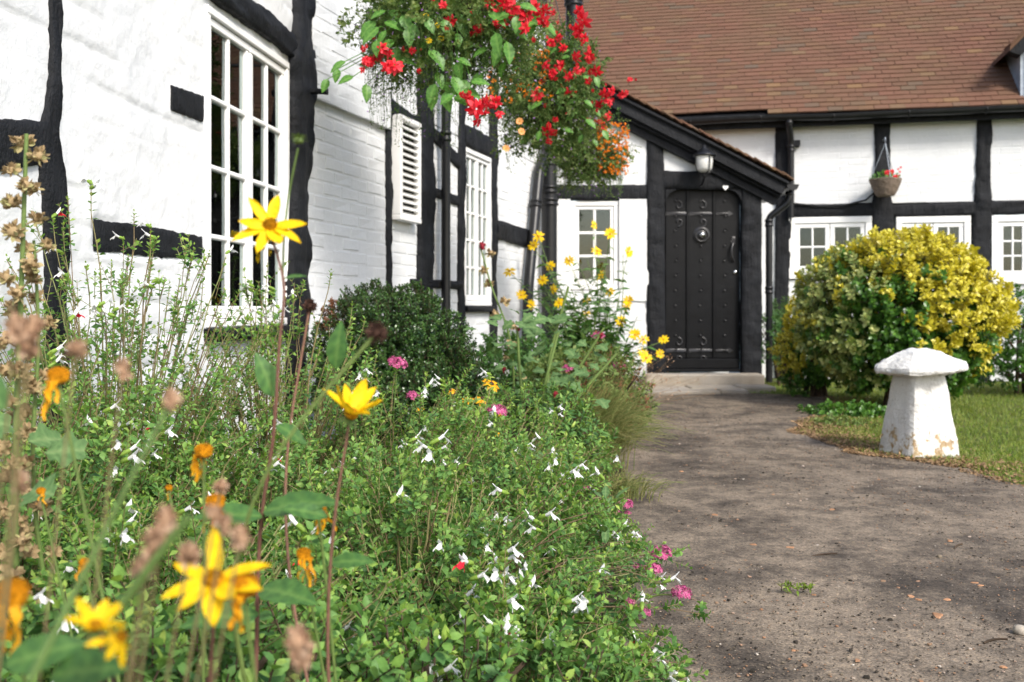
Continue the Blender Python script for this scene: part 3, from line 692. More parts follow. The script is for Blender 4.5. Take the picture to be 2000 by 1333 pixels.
for zh in (G(0, 417)[1], dz0+.19):
    g = Geo(); g.box(dx0+.02, dx0+.24, .040, .0505, zh-.018, zh+.018, .003); g.box(dx0+.26, dx0+.50, .040, .0505, zh-.016, zh+.016, .003); g.box(dx0+.54, dx0+.67, .040, .0505, zh-.012, zh+.012, .003)
    for cx in (dx0+.15, dx0+.40):
        for s_ in (1, -1):
            g.tube(scroll((cx, zh+s_*.085), 1.0, s_), .009, 6)
    g.faces([(dx0+.67, .041, zh-.03), (dx0+.72, .041, zh), (dx0+.67, .041, zh+.03), (dx0+.66, .041, zh)], [(0, 1, 2, 3)])
    part('strap_hinge', g, IRON, dr, WG.M)
kc = G(1372, 459); KM = WG.M @ Matrix.Translation((kc[0], .05, kc[1])) @ RX
g = Geo(); g.lathe([(.0001, .028), (.02, .027), (.03, .022), (.05, .012), (.085, .008), (.09, 0)], 24); kn = part('knocker_plate', g, IRON, dr, KM)
g = Geo(); g.lathe([(.0001, .062), (.02, .058), (.032, .044), (.034, .03), (.026, .024)], 20); part('door_knob', g, STEEL, dr, KM)
g = Geo(); a = np.linspace(0, 2*math.pi, 25); g.tube([(.066*math.cos(t), .066*math.sin(t), .022) for t in a], .008, 8, cap=False); part('knocker_ring', g, IRON, dr, KM)
hc = G(1433, 492); g = Geo(); t = np.linspace(-1.3, 1.3, 14); g.tube([(hc[0]-.02-.045*math.cos(q)+.045, .05-.05*math.cos(q)*.8, hc[1]+.10*math.sin(q)) for q in t], .011, 8)
g.box(hc[0]-.015, hc[0]+.025, .040, .051, hc[1]+.08, hc[1]+.16, .003); part('door_handle', g, IRON, dr, WG.M)
lc = G(1438, 532); g = Geo(); g.lathe([(.0001, .016), (.012, .015), (.022, .01), (.024, 0)], 16); part('lock_plate', g, STEEL, dr, WG.M @ Matrix.Translation((lc[0], .05, lc[1])) @ RX)
hc = G(1415, 368); g = Geo(); t = np.linspace(0, 2*math.pi, 24, endpoint=False); hx = .028/16*16*np.sin(t)**3; hz = .028/16*(13*np.cos(t)-5*np.cos(2*t)-2*np.cos(3*t)-np.cos(4*t))
V = [(hc[0]+x, -.052, hc[1]+z) for x, z in zip(hx, hz)]+[(hc[0]+x, -.035, hc[1]+z) for x, z in zip(hx, hz)]; n = 24
g.faces(V, [tuple(range(n))]+[(i, i+n, (i+1) % n+n, (i+1) % n) for i in range(n)])
tag(part('heart_ornament', g, JOINERY, None, WG.M, smooth=False), 'tiny white heart hanging at the top of the black door', 'ornament')
# rainwater pipe of the bay
gx = G(1540, 372); gut = WG.world(gx[0], -.08, gx[1])
g = Geo(); th = np.linspace(math.pi, 2*math.pi, 11); prof = [(.062*math.cos(t), .062*math.sin(t)) for t in th]
for s0, nm in ((1.0, 'gutter'),):
    P = np.array([[(gut.x+x-.005, yy, gut.z+.04+z) for x, z in prof] for yy in np.linspace(gut.y-.1, gut.y+1.1, 4)]); g.grid(P); P2 = P.copy(); P2[..., 2] -= .005; g.grid(P2[:, ::-1]); g.faces(P[0], [tuple(range(11))])
part(nm, g, PIPE, eg)
x2 = WG.world(G(1503, 0)[0], 0, 0).x
pipe('downpipe', [gut+Vector((0, .05, .0)), gut+Vector((0, .05, -.12)), Vector((x2, gut.y+.1, G(0, 425)[1])), Vector((x2, gut.y+.1, G(0, 436)[1]-.06)), Vector((x2, gut.y+.1, .05))], .036, eg, [((x2, gut.y+.1, G(0, 436)[1]), (0, 0, 1)), ((x2, gut.y+.1, 1.0), (0, 0, 1)), (tuple(gut+Vector((0, .05, -.02))), (0, 0, 1))])
# door step and flagstones
ds = Geo(); P_ = [(1.36, 10.02), (2.52, 10.02), (2.52, 10.34), (1.36, 10.34)]
ds.box(1.34, 2.54, 10.0, 10.27, .02, .145, .012); st = part('door_step', ds, STEPM, None, smooth=False); tag(st, 'sandy stone step below the black studded door', 'step')
fl = thing('flagstone_apron', 'worn sandy flagstones in front of the door step', 'paving', (1.9, 9.6, 0))
for i, (a, b, c, d) in enumerate(((1.18, 1.72, 9.62, 9.99), (1.735, 2.2, 9.60, 9.99), (2.215, 2.56, 9.64, 9.99), (1.22, 1.95, 9.3, 9.61), (1.965, 2.22, 9.36, 9.59))):
    g = Geo(); g.box(a, b, c, d, -.02, .038+.006*(i % 3), .010); part('flagstone', g, STEPM, fl, smooth=False)
# porch lantern
lp = G(1368, 325); lm = WG.world(lp[0], -.2, lp[1])
ln = thing('porch_lantern', 'black bulkhead lantern with frosted bowl above the door', 'lamp', tuple(lm))
LM = Matrix.Translation(lm)
g = Geo(); g.lathe([(.0001, .19), (.018, .185), (.022, .16), (.05, .135), (.075, .11), (.115, .085), (.118, .07), (.09, .068), (.0001, .068)], 18); part('hood', g, PIPE, ln, LM)
g = Geo(); g.lathe([(.086, .068), (.088, .02), (.08, -.05), (.055, -.085), (.0001, -.095)], 18); part('glass_bowl', g, LAMPG, ln, LM)
g = Geo()
for k in range(4):
    a = k*math.pi/2+.4; g.tube([(.1*math.cos(a), .1*math.sin(a), .07), (.1*math.cos(a), .1*math.sin(a), -.02), (.09*math.cos(a), .09*math.sin(a), -.075), (.02*math.cos(a), .02*math.sin(a), -.115)], .006, 6)
g.lathe([(.0001, -.105), (.02, -.108), (.024, -.12), (.012, -.15), (.0001, -.155)], 10); part('cage', g, PIPE, ln, LM)
g = Geo(); g.tube([(0, .0, .15), (0, .09, .16), (0, .185, .1)], .012, 8); g.tube([(0, .185, .1), (0, .185, -.22)], .016, 8); g.tube([(0, 0, -.15), (0, .1, -.2), (0, .185, -.2)], .01, 8); part('wall_bracket', g, PIPE, ln, LM)
# ================================================================== MAIN RANGE (rear house)
mr = thing('tiled_rear_house', 'long white timber-framed house with red clay tiled roof behind the lawn', 'house', (3.5, 11.6, 0))
R = lambda px, py: WR.P(px, py)
bm_ = Bricks(mr, True)
zt = 3.02
def rrect(p0, p1, z0, z1): a, b = WR.u(p0), WR.u(p1); return [(a, z0), (b, z0), (b, z1), (a, z1)]
z_r1, z_r0 = R(1700, 398)[1], R(1700, 426)[1]
bm_.panel(WR, rrect(1330, 1518, 0, zt), zmin=1.9)
bm_.panel(WR, rrect(1545, 1709, z_r1, zt)); bm_.panel(WR, rrect(1737, 1908, z_r1, zt)); bm_.panel(WR, rrect(1935, 2140, z_r1, zt)); bm_.panel(WR, rrect(2165, 2400, z_r1, zt))
for a, b in ((1540, 1708), (1746, 1890), (1934, 2120), (2150, 2400)): bm_.panel(WR, rrect(a, b, 0, R(a, 548)[1]), zmin=.75)
bm_.build()
vpost(WR, [(228, 1514, 1548), (330, 1514, 1550), (420, 1514, 1548), (560, 1512, 1540), (800, 1512, 1540)], mr, proud=.03, wob=.008)
vpost(WR, [(222, 1706, 1740), (300, 1708, 1738), (380, 1706, 1740), (405, 1702, 1744), (450, 1703, 1749), (560, 1703, 1749), (760, 1703, 1749)], mr, proud=.03, wob=.008)
vpost(WR, [(215, 1908, 1937), (300, 1906, 1936), (360, 1905, 1934), (400, 1902, 1938), (430, 1898, 1936), (470, 1896, 1934), (600, 1896, 1934), (760, 1896, 1934)], mr, proud=.03, wob=.01)
vpost(WR, [(200, 2140, 2168), (400, 2138, 2168), (760, 2136, 2166)], mr, proud=.03, wob=.01)
hbeam(WR, [(1545, 398, 424), (1620, 399, 424), (1705, 396, 424)], mr, proud=.022)
hbeam(WR, [(1738, 400, 424), (1800, 399, 423), (1904, 394, 421)], mr, proud=.022)
hbeam(WR, [(1936, 393, 420), (2040, 390, 417), (2140, 386, 414)], mr, proud=.022); hbeam(WR, [(2166, 386, 414), (2400, 378, 408)], mr, proud=.022)
hbeam(WR, [(1330, 236, 248), (1700, 224, 238), (2400, 196, 212)], mr, 'wall_plate', proud=.05)
g = Geo(); pp = [R(1550, 399), R(1600, 404), R(1650, 402), R(1690, 392), R(1706, 378)]; g.tube([WR.world(a, -.045, b) for a, b in pp], .012, 6); part('cable', g, PIPE, mr)
def rwin(p0, p1, py0, py1, cs, rows, lab, **k):
    a, b = WR.u(p0)+.004, WR.u(p1)-.004; return window(WR, mr, a, b, R(p0, py1)[1]+.003, R(p0, py0)[1], cs, rows, frame=.07, sash=.05, bar=.022, y=.0, curtain_or_reflection=False, label=lab, **k)
rwin(1540, 1703, 426, 546, [2, 2], 2, 'white casement window left of the golden shrub')
rwin(1749, 1896, 425, 546, [2, 2], 2, 'white casement window half hidden by the golden shrub')
rwin(1935, 2136, 422, 556, [2, 2, 2], 3, 'white casement window at the right edge')
rwin(2168, 2330, 420, 556, [2, 2], 3, 'white casement window past the right edge')
# roof tiles
EZ, EY, PITCH = 3.06, -.20, math.radians(42)
GA, TW = .098, .166
g = Geo(); g.box(0, TW-.003, -.03, .11, -.010, .009, .002); TILET = (np.concatenate(g.V), np.concatenate(g.L), np.concatenate(g.C)); TILEMESH = g.mesh('roof_tile', TILE, False)
def roofM(u, s):
    sag = .022*float(vnoise(u*.55, s*.35, 0, 3))+.004*float(vnoise(u*2.0, s*3, 0, 8))
    return WR.M @ Matrix.Translation((u, EY+s*math.cos(PITCH), EZ+s*math.sin(PITCH)+sag)) @ Matrix.Rotation(PITCH-math.radians(7), 4, 'X')
tl = []
ustart, uend, ustep = WR.u(960), WR.u(2350), WR.u(1492)
dorm_u = WR.u(1988)
for r in range(42):
    u = ustart-(TW/2 if r % 2 else 0)
    while u < uend:
        if not (r == 0 and u < ustep-.05) and not (dorm_u-.02 < u < dorm_u+1.3 and r < 12):
            tl.append((u, r))
        u += TW
rt = random.Random(3); roofp = None; gj = Geo(); ent = []
for u, r in tl:
    M = roofM(u, r*GA) @ Matrix.Translation((rt.gauss(0, .0015), rt.gauss(0, .0014), rt.gauss(0, .0008))) @ Matrix.Rotation(rt.gauss(0, .005), 4, 'Z') @ Matrix.Rotation(rt.gauss(0, .004), 4, 'X')
    p = M.translation; x, y = CX+p.x/p.y*FPX, HY-(p.z-EYE)/p.y*FPX
    ent.append((0 if (1150 < x < 2000 and 0 < y) else 1, p.length, M))
ent.sort(key=lambda e: e[:2])
g = Geo(); c = math.cos(PITCH); s_ = math.sin(PITCH); ln_ = 42*GA
g.faces([(ustart, EY+.03, EZ-.03), (uend, EY+.03, EZ-.03), (uend, EY+.03+ln_*c, EZ-.03+ln_*s_), (ustart, EY+.03+ln_*c, EZ-.03+ln_*s_), (ustart, EY+3*ln_*c, EZ-.6), (uend, EY+3*ln_*c, EZ-.6)], [(0, 1, 2, 3), (3, 2, 5, 4)])
roofp = part('roof', g, TIMBER, mr, WR.M, smooth=False)
for i, (_, _, M) in enumerate(ent):
    if i < 300: obj('roof_tile', TILEMESH, roofp, M)
    else:
        A = np.array(M); gj.inst(TILET, A[None, :3, :3], A[None, :3, 3])
part('upper_tiles', gj, TILE, roofp, kind='stuff', smooth=False)
# gutter and brackets
g = Geo(); us2 = np.linspace(WR.u(1335), uend, 40); th = np.linspace(math.pi*.95, 2.05*math.pi, 12)
gz = lambda u: EZ-.055+.012*fbm(u*.9, 1.0, 0, 6)
P = np.array([[(u, EY-.03+.055*math.cos(t), float(gz(u))+.055*math.sin(t)) for t in th] for u in us2]); g.grid(P); P2 = P*1; P2[..., 2] += .004; g.grid(P2[:, ::-1])
gt = part('gutter', g, PIPE, mr, WR.M)
for u in np.arange(WR.u(1350), uend, .8):
    g = Geo(); g.tube([(u, EY-.03+.06*math.cos(t), float(gz(u))+.06*math.sin(t)) for t in th], .008, 6); part('gutter_bracket', g, PIPE, gt, WR.M)
g = Geo(); g.box(WR.u(1335), uend, EY+.05, EY+.075, EZ-.16, EZ-.03, .004); part('fascia', g, TIMBER, mr, WR.M, smooth=False)
u0 = WR.u(1539); a = WR.world(u0, EY-.03, EZ-.1); b_ = WR.world(u0+.03, -.09, EZ-.3)
pipe('downpipe', [a, a-Vector((0, 0, .05)), b_, b_-Vector((0, 0, .9))], .036, mr, [(tuple(b_-Vector((0, 0, .1))), (0, 0, 1)), (tuple(a), (0, 0, 1))])
g = Geo(); zb = R(1545, 283)[1]; g.box(WR.u(1535), WR.u(1562), -.10, .0, zb-.035, zb+.035, .006); part('pipe_block', g, TIMBER, mr, WR.M, smooth=False)
# dormer at the right edge
d0, d1 = dorm_u, dorm_u+1.25; dz0_, dz1_ = EZ+.0, R(1990, 78)[1]; um = (d0+d1)/2; yd = EY+.1
g = Geo(); V = [(d0, yd, dz0_), (d1, yd, dz0_), (d1, yd, dz1_), (um, yd, dz1_+.62), (d0, yd, dz1_)]; V += [(x, yd+2.2, z) for x, _, z in V]
g.faces(V, [(0, 1, 2, 3, 4), (0, 4, 9, 5), (1, 6, 7, 2)]); dm = part('dormer', g, LEAD, mr, WR.M, smooth=False)
for s_ in (1, -1):
    g = Geo(); xe = d0-.16 if s_ > 0 else d1+.16; ze = dz1_-.14
    V = [(xe, yd-.22, ze), (um, yd-.22, dz1_+.66), (um, yd+2.2, dz1_+.66), (xe, yd+2.2, ze)]; V2 = [(x, y, z-.05) for x, y, z in V]
    g.faces(V+V2, [(0, 1, 2, 3), (7, 6, 5, 4), (0, 4, 5, 1), (3, 7, 4, 0)]); part('dormer_roof', g, TILE, dm, WR.M, smooth=False)
    g = Geo(); V = [(xe, yd-.18, ze-.051), (um, yd-.18, dz1_+.607), (um, yd-.18, dz1_+.44), (xe+.12*s_, yd-.18, ze-.10)]; V2 = [(x, y+.16, z) for x, y, z in V]
    g.faces(V+V2, [(0, 1, 2, 3), (7, 6, 5, 4), (0, 3, 7, 4), (3, 2, 6, 7)]); part('barge_board', g, TIMBER, dm, WR.M, smooth=False)
    for k in range(5):
        g = Geo(); x = xe+(um-xe)*k/5; z = ze+(dz1_+.66-ze)*k/5; g.box(0, .2, -.02, .25, 0, .016, .003); part('verge_tile', g, TILE, dm, WR.M @ Matrix.Translation((x, yd-.23, z+.006)) @ Matrix.Rotation(-math.atan2(dz1_+.66-ze, um-xe), 4, 'Y'), smooth=False)
for x0, x1, z0, z1 in ((d0+.07, d1-.07, dz0_+.08, dz0_+.16), (d0+.07, d1-.07, dz1_-.08, dz1_), (d0+.07, d0+.15, dz0_+.161, dz1_-.081), (d1-.15, d1-.07, dz0_+.161, dz1_-.081), (um-.03, um+.03, dz0_+.161, dz1_-.081)):
    g = Geo(); g.box(x0, x1, yd-.05, yd-.002, z0, z1, .004); part('window_frame', g, JOINERY, dm, WR.M, smooth=False)
for x0, x1 in ((d0+.15, um-.03), (um+.03, d1-.15)):
    g = Geo(); g.box(x0, x1, yd-.02, yd-.012, dz0_+.16, dz1_-.08); part('pane', g, GLASS, dm, WR.M, smooth=False)
# ================================================================== PLANT TOOLKIT
def leaf_tpl(w=.5, fold=.12, droop=.12, n=3, peak=.45, serr=0.0):
    """unit-long leaf along +y, normal +z"""
    V = [(0, 0, 0)]; F = []
    for i in range(1, n):
        t = i/n; e = (t/peak if t < peak else (1-t)/(1-peak)); ww = w*.5*math.sin(min(1, max(0, e))*math.pi/2)**.8
        if serr and i % 2: ww *= 1-serr
        z = -droop*t*t
        V += [(-ww, t, z+fold*ww*2), (0, t, z), (ww, t, z+fold*ww*2)]
    V.append((0, 1, -droop)); e = len(V)-1
    F += [(0, 2, 1), (0, 3, 2)]
    for i in range(n-2):
        a = 1+i*3; b = a+3; F += [(a, a+1, b+1, b), (a+1, a+2, b+2, b+1)]
    a = 1+(n-2)*3; F += [(a, a+1, e), (a+1, a+2, e)]
    return np.array(V, float), [i for f in F for i in f], [len(f) for f in F]
def frames(axis, normal):
    y = nrm(axis); z = normal-(normal*y).sum(-1, keepdims=True)*y; z = nrm(z+1e-6); x = np.cross(y, z)
    return np.stack([x, y, z], -1)
def perp(d):
    ref = np.where(np.abs(d[:, 2:3]) < .9, np.array([[0, 0, 1.]]), np.array([[1., 0, 0]])); a = nrm(np.cross(d, ref)); return a, np.cross(d, a)
L_SMALL = leaf_tpl(.58, .15, .12, 2, .5); L_OVAL = leaf_tpl(.62, .1, .15, 3, .5); L_LANCE = leaf_tpl(.34, .12, .3, 4, .35); L_WIDE = leaf_tpl(.8, .12, .25, 4, .42, .12); L_NEEDLE = leaf_tpl(.16, .1, .2, 2, .4); L_PETAL = leaf_tpl(.36, .10, .16, 5, .5)
def rdir(n, up=0.0):
    v = rng.standard_normal((n, 3)); v = nrm(v); v[:, 2] += up; return nrm(v)
def shoots(g, tips, dirs, length, nl, size, tpl, el=(75, 25), opp=False, mat=0, rndf=None, jit=.35, twig=None, twigr=.0012):
    """leafy shoots ending at tips and pointing along dirs"""
    N = len(tips); length = np.broadcast_to(np.asarray(length, float), (N,))
    t = (np.arange(nl)+.5)/nl if not opp else (np.floor(np.arange(nl)/2)+.5)/math.ceil(nl/2)
    az = np.arange(nl)*2.39996 if not opp else np.arange(nl) % 2*math.pi+np.floor(np.arange(nl)/2)*math.pi/2
    az = az[None]+rng.random((N, 1))*6.283+rng.normal(0, jit, (N, nl))
    a, b = perp(dirs); rad = np.cos(az)[..., None]*a[:, None]+np.sin(az)[..., None]*b[:, None]
    e = np.radians(el[0]+(el[1]-el[0])*t)[None]+rng.normal(0, jit*.6, (N, nl))
    ax = np.cos(e)[..., None]*dirs[:, None]+np.sin(e)[..., None]*rad
    nm = np.sin(e)[..., None]*dirs[:, None]-np.cos(e)[..., None]*rad+rng.normal(0, jit*.6, (N, nl, 3))
    base = tips[:, None]-dirs[:, None]*((1-t)[None]*length[:, None])[..., None]
    s = rng.uniform(size[0], size[1], (N, nl))*(1-.35*t[None]**2)
    r = rng.random((N, nl)) if rndf is None else rndf(N, nl, t)
    g.inst(tpl, frames(ax.reshape(-1, 3), nm.reshape(-1, 3)), base.reshape(-1, 3), mat, np.clip(r, 0, 1).ravel(), np.repeat(s.reshape(-1, 1), 3, 1))
    if twig is not None:
        P = tips[:, None]-dirs[:, None]*(length[:, None]*np.linspace(1.15, 0, 3)[None])[..., None]; twig.tubes(P, twigr, 3)
def euler_dir(d, roll=0.0):
    """matrix whose local z points along d"""
    d = Vector(d).normalized(); return d.to_track_quat('Z', 'Y').to_matrix().to_4x4() @ Matrix.Rotation(roll, 4, 'Z')
# ------------------------------------------------------------------ salvia with white two-lipped flowers
def salvia_flower(red):
    g = Geo(); th = np.linspace(0, 1, 5)
    g.tube([(0, 0, 0), (0, 0, .006), (0, .001, .012)], [.0016, .0022, .0026], 6, 0)      # tube along +z
    hood = []
    for v in np.linspace(-1, 1, 5):
        hood.append([(v*.0035*math.sin(math.pi*min(1, .25+t*.8)), .001+.004*t+.001*(1-v*v), .010+.010*t) for t in th])
    g.grid(hood, 0)
    R2 = 12 if True else 0
    for sx in (-1, 1):          # two round lobes of the hanging lower lip
        V = [(sx*.0012, -.001, .012)]; n = 9
        for k in range(n):
            a = -1.1+2.9*k/(n-1); V.append((sx*(.0025+.0062*math.sin(a)*.9), -.004-.0075*(1-math.cos(a))*.75-.001, .0135+.002*math.sin(a)))
        g.faces(V, [(0, k, k+1) if sx > 0 else (0, k+1, k) for k in range(1, n)], 1 if red else 0)
    V = [(-.0035, -.001, .012), (.0035, -.001, .012), (.0045, -.007, .0145), (0, -.0095, .0135), (-.0045, -.007, .0145)]
    g.faces(V, [(0, 1, 2, 3, 4)], 1 if red else 0)
    g.lathe([(.0006, -.009), (.0026, -.006), (.0032, .0), (.0026, .004)], 6, mat=2)
    return g.mesh('flower', [WPET, RPET, SALVTIP])
SF_W, SF_R = salvia_flower(False), salvia_flower(True)
def project(P):
    P = np.asarray(P); return CX+P[..., 0]/P[..., 1]*FPX, HY-(P[..., 2]-EYE)/P[..., 1]*FPX
def salvia(label, c, r, h, nst, seed, nfl=12, nred=1, lean=(0, 0), droop=0.0, size=(.012, .024), bare=.12, spread=1.0, nsh=6, nl=14):
    global rng
    rng = np.random.default_rng(seed)
    t_ = thing('salvia_shrub', label, 'shrub', (c[0], c[1], 0), 'white flowered salvias in the bed')
    K = 12; t = np.linspace(0, 1, K)
    a = rng.random(nst)*2*math.pi; q = np.sqrt(rng.random(nst))
    base = np.stack([c[0]+.3*r*q*np.cos(a), c[1]+.3*r*q*np.sin(a), np.full(nst, .02)], 1)
    tip = np.stack([c[0]+r*spread*q*np.cos(a)+lean[0]*rng.random(nst), c[1]+r*spread*q*np.sin(a)+lean[1]*rng.random(nst), h*(1-.45*q**2)*rng.uniform(.55, 1.05, nst)], 1)
    P = base[:, None]+(tip-base)[:, None]*np.stack([t**1.25, t**1.25, t**(.75)], 1)[None]
    P[..., 2] += (-droop*(t**3))[None]*q[:, None]*h
    P += .02*np.stack([fbm(t[None]*3+np.arange(nst)[:, None]*7.3, k*5.0, 0, seed) for k in range(3)], -1)*t[None, :, None]
    P[..., 2] = np.maximum(P[..., 2], .015)
    st = Geo(); st.tubes(P, np.linspace(.0030, .0011, K)[None]*rng.uniform(.8, 1.3, (nst, 1)), 3)
    lv = Geo()
    # side shoots along every stem
    tt = rng.uniform(bare, 1, (nst, nsh)); tt[:, 0] = 1.0
    idx = tt*(K-1); i0 = np.minimum(idx.astype(int), K-2); f = (idx-i0)[..., None]
    ar = np.arange(nst)[:, None]
    B0 = P[ar, i0]*(1-f)+P[ar, i0+1]*f; T0 = nrm(P[ar, i0+1]-P[ar, i0])
    d = nrm(T0*.9+rng.normal(0, .55, T0.shape)+np.array([0, 0, .35])); d[:, 0] = nrm(T0[:, 0]+np.array([0, 0, .2]))
    ln = rng.uniform(.04, .13, (nst, nsh))*(.6+.6*r)
    tips = B0+d*ln[..., None]; tips[:, 0] = B0[:, 0]
    tips[..., 2] = np.maximum(tips[..., 2], .03)
    tt_ = tips.reshape(-1, 3); dd = d.reshape(-1, 3); hz = np.clip(tt_[:, 2]/h, 0, 1.1)
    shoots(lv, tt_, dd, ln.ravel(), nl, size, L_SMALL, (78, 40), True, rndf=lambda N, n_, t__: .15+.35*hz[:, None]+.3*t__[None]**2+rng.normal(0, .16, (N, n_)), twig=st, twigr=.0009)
    # pale pointed bracts near the tips
    nb = int(nst*.8); sel = rng.permutation(nst)[:nb]; bt = Geo()
    shoots(bt, P[sel, -1]+np.array([0, 0, .012]), nrm(P[sel, -1]-P[sel, -2]+np.array([0, 0, .02])), .03, 6, (.006, .013), L_SMALL, (55, 15), True)
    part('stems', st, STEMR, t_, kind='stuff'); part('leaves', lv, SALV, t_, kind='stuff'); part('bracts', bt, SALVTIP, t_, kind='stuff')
    # flowers at tips that face the viewer and show in the picture
    tp = P[:, -1]; x, y = project(tp); score = -tp[:, 1]*.6+tp[:, 2]*1.0+rng.normal(0, .22, nst); score[(x < -20) | (x > 2010) | (y > 1380) | (y < 200)] -= 5
    order = np.argsort(-score); k = 0; n = 0
    while n < nfl and k < nst:
        s_ = order[k]; k += 1
        for j in range(rng.integers(1, 4)):
            if n >= nfl: break
            az = rng.random()*6.28; dr = Vector((math.cos(az)*.8, math.sin(az)*.8-.25, .35)).normalized()
            p = Vector(tp[s_])+Vector((0, 0, .006-.014*j))+dr*.008
            zf = dr; yf = (Vector((0, 0, 1))-zf*zf.z).normalized(); xf = yf.cross(zf)
            Mx = Matrix((( xf.x, yf.x, zf.x), (xf.y, yf.y, zf.y), (xf.z, yf.z, zf.z))).to_4x4()
            red = n < nred
            obj('flower', SF_R if red else SF_W, t_, Matrix.Translation(p) @ Mx @ Matrix.Scale(rng.uniform(1.25, 1.75), 4)); n += 1
    return t_
# ------------------------------------------------------------------ daisies, coneflowers, seed heads
def petal_mesh(name, m, L, w, curl, n=6, notch=True):
    V = []; 
    for i in range(n+1):
        t = i/n; ww = w*.5*(math.sin(math.pi*min(1, t*.86+.13))**.75); 
        for v in (-1, -.5, 0, .5, 1):
            V.append((v*ww, .004+L*t-(.02*L*abs(v) if i == n else 0), curl*L*t*t+.10*ww*(v*v)*1.5+.0008*math.cos(v*6)))
    P = np.array(V).reshape(n+1, 5, 3); g = Geo(); g.grid(P); return g.mesh(name, m)
PET_Y = [petal_mesh('petal', YEL, .037, .0138, c) for c in (.05, -.15, .25)]
PET_R = petal_mesh('petal', RUD, .022, .008, -.3)
def disc_geo(g, r, h, mat=0, seg=14):
    g.lathe([(.0001, h), (r*.5, h*.95), (r*.85, h*.6), (r, .1*h), (r*.8, -.3*h), (.0001, -.5*h)], seg, mat=mat)
def daisy(parent, p, d, roll=0, petals=8, scale=1.0, angs=None, cup=0.0, droopy=0.0):
    """large flower: disc > petals, each petal its own mesh"""
    M = Matrix.Translation(p) @ euler_dir(d, roll) @ Matrix.Scale(scale, 4)
    g = Geo(); disc_geo(g, .0075, .006)
    n = 40; a = np.arange(n)*2.39996; rr = .0068*np.sqrt((np.arange(n)+.5)/n)
    g.tubes(np.stack([np.stack([rr*np.cos(a), rr*np.sin(a), np.full(n, .002)], 1), np.stack([rr*1.1*np.cos(a), rr*1.1*np.sin(a), .0085-.3*rr], 1)], 1), np.array([[.0009, .0006]]), 4)
    h = part('flower_head', g, YDISC, parent, M)
    g = Geo(); nn = 9; ang = np.arange(nn)*2*math.pi/nn
    ax = np.stack([np.cos(ang), np.sin(ang), np.full(nn, -.25)], 1); g.inst(L_LANCE, frames(ax, np.tile([[0, 0, 1.]], (nn, 1))), np.tile([[0, 0, -.003]], (nn, 1)), 0, None, np.full((nn, 3), .014))
    part('sepals', g, STEMG, h, M)
    for k in range(petals):
        a_ = (angs[k] if angs is not None else k*360/petals+random.gauss(0, 5)); 
        Mp = M @ Matrix.Rotation(math.radians(a_), 4, 'Z') @ Matrix.Rotation(math.radians(cup+random.gauss(0, 5)), 4, 'X') @ Matrix.Rotation(random.gauss(0, .12), 4, 'Y') @ Matrix.Diagonal((random.uniform(.8, 1.15), random.uniform(.84, 1.08), 1, 1))
        obj('petal', PET_Y[k % 3], h, Mp)
    return h
def small_daisy_mesh(name, petalm, discm, r, npet, disc=.25, cup=.2, w=.42):
    g = Geo(); ang = np.arange(npet)*2*math.pi/npet+rng.normal(0, .1, npet)
    ax = np.stack([np.cos(ang), np.sin(ang), np.full(npet, cup)+rng.normal(0, .1, npet)], 1)
    g.inst(leaf_tpl(w, .08, .12, 3, .55), frames(ax, np.tile([[0, 0, 1.]], (npet, 1))), ax*r*.12, 0, None, np.full((npet, 3), r)); disc_geo(g, r*disc, r*disc*.7, 1, 8)
    return g.mesh(name, [petalm, discm])
HELF = [small_daisy_mesh('flower_head', YEL, YDISC, .032, n, .22, c) for n, c in ((9, .1), (10, .35), (8, -.1))]
RUDF = [small_daisy_mesh('flower_head', RUD, DKHEAD, .030, 10, .28, c) for c in (-.15, -.5)]
def spent_head(parent, p, d, s=1.0, hang=5, seed=0):
    """orange cone with a few withered hanging petals"""
    r = np.random.default_rng(seed); M = Matrix.Translation(p) @ euler_dir(d)
    g = Geo(); disc_geo(g, .0105*s, .010*s, 0, 14); n = 60; a = np.arange(n)*2.39996; rr = .010*s*np.sqrt((np.arange(n)+.5)/n)
    z0 = .010*s*(1-(rr/(.0108*s))**2)**.5; b = np.stack([rr*np.cos(a), rr*np.sin(a), z0*.9], 1); g.tubes(np.stack([b, b*1.12+np.array([0, 0, .002*s])], 1), np.array([[.0012*s, .0007*s]]), 4)
    h = part('spent_flower', g, ODISC, parent, M)
    g = Geo(); a0 = r.random()*6.28
    for k in range(hang):
        a = a0+r.normal(0, .7); st = Vector(p)+Vector((math.cos(a)*.009*s, math.sin(a)*.009*s-.002, -.001)); L = r.uniform(.022, .04)*s
        n = 7; t = np.linspace(0, 1, n); sway = r.normal(0, .004, 2)
        C = np.stack([st.x+sway[0]*t+.0016*np.sin(t*9+k), st.y+sway[1]*t, st.z-L*t], 1); w = .0034*s*(1-.6*t)*(1+.4*np.sin(t*14+k))
        tw = r.random()*3+t*2.2; off = np.stack([np.cos(tw), np.sin(tw), 0*t], 1)*w[:, None]; g.grid(np.stack([C-off, C+off*.2+np.array([0, .0006, 0]), C+off], 1), 0, r.random())
    part('withered_petals', g, OPET, h)
    return h
def curve(pts, n=14):
    pts = np.array([tuple(p) for p in pts], float); d = np.r_[0, np.cumsum(np.linalg.norm(np.diff(pts, axis=0), axis=1))]; t = np.linspace(0, d[-1], n*(len(pts)-1)+1)
    # Catmull-Rom
    m = np.gradient(pts, d, axis=0); out = []
    for x in t:
        i = min(np.searchsorted(d, x, 'right')-1, len(d)-2); h = d[i+1]-d[i]; u = (x-d[i])/h
        out.append((2*u**3-3*u**2+1)*pts[i]+(u**3-2*u**2+u)*h*m[i]+(-2*u**3+3*u**2)*pts[i+1]+(u**3-u**2)*h*m[i+1])
    return np.array(out)
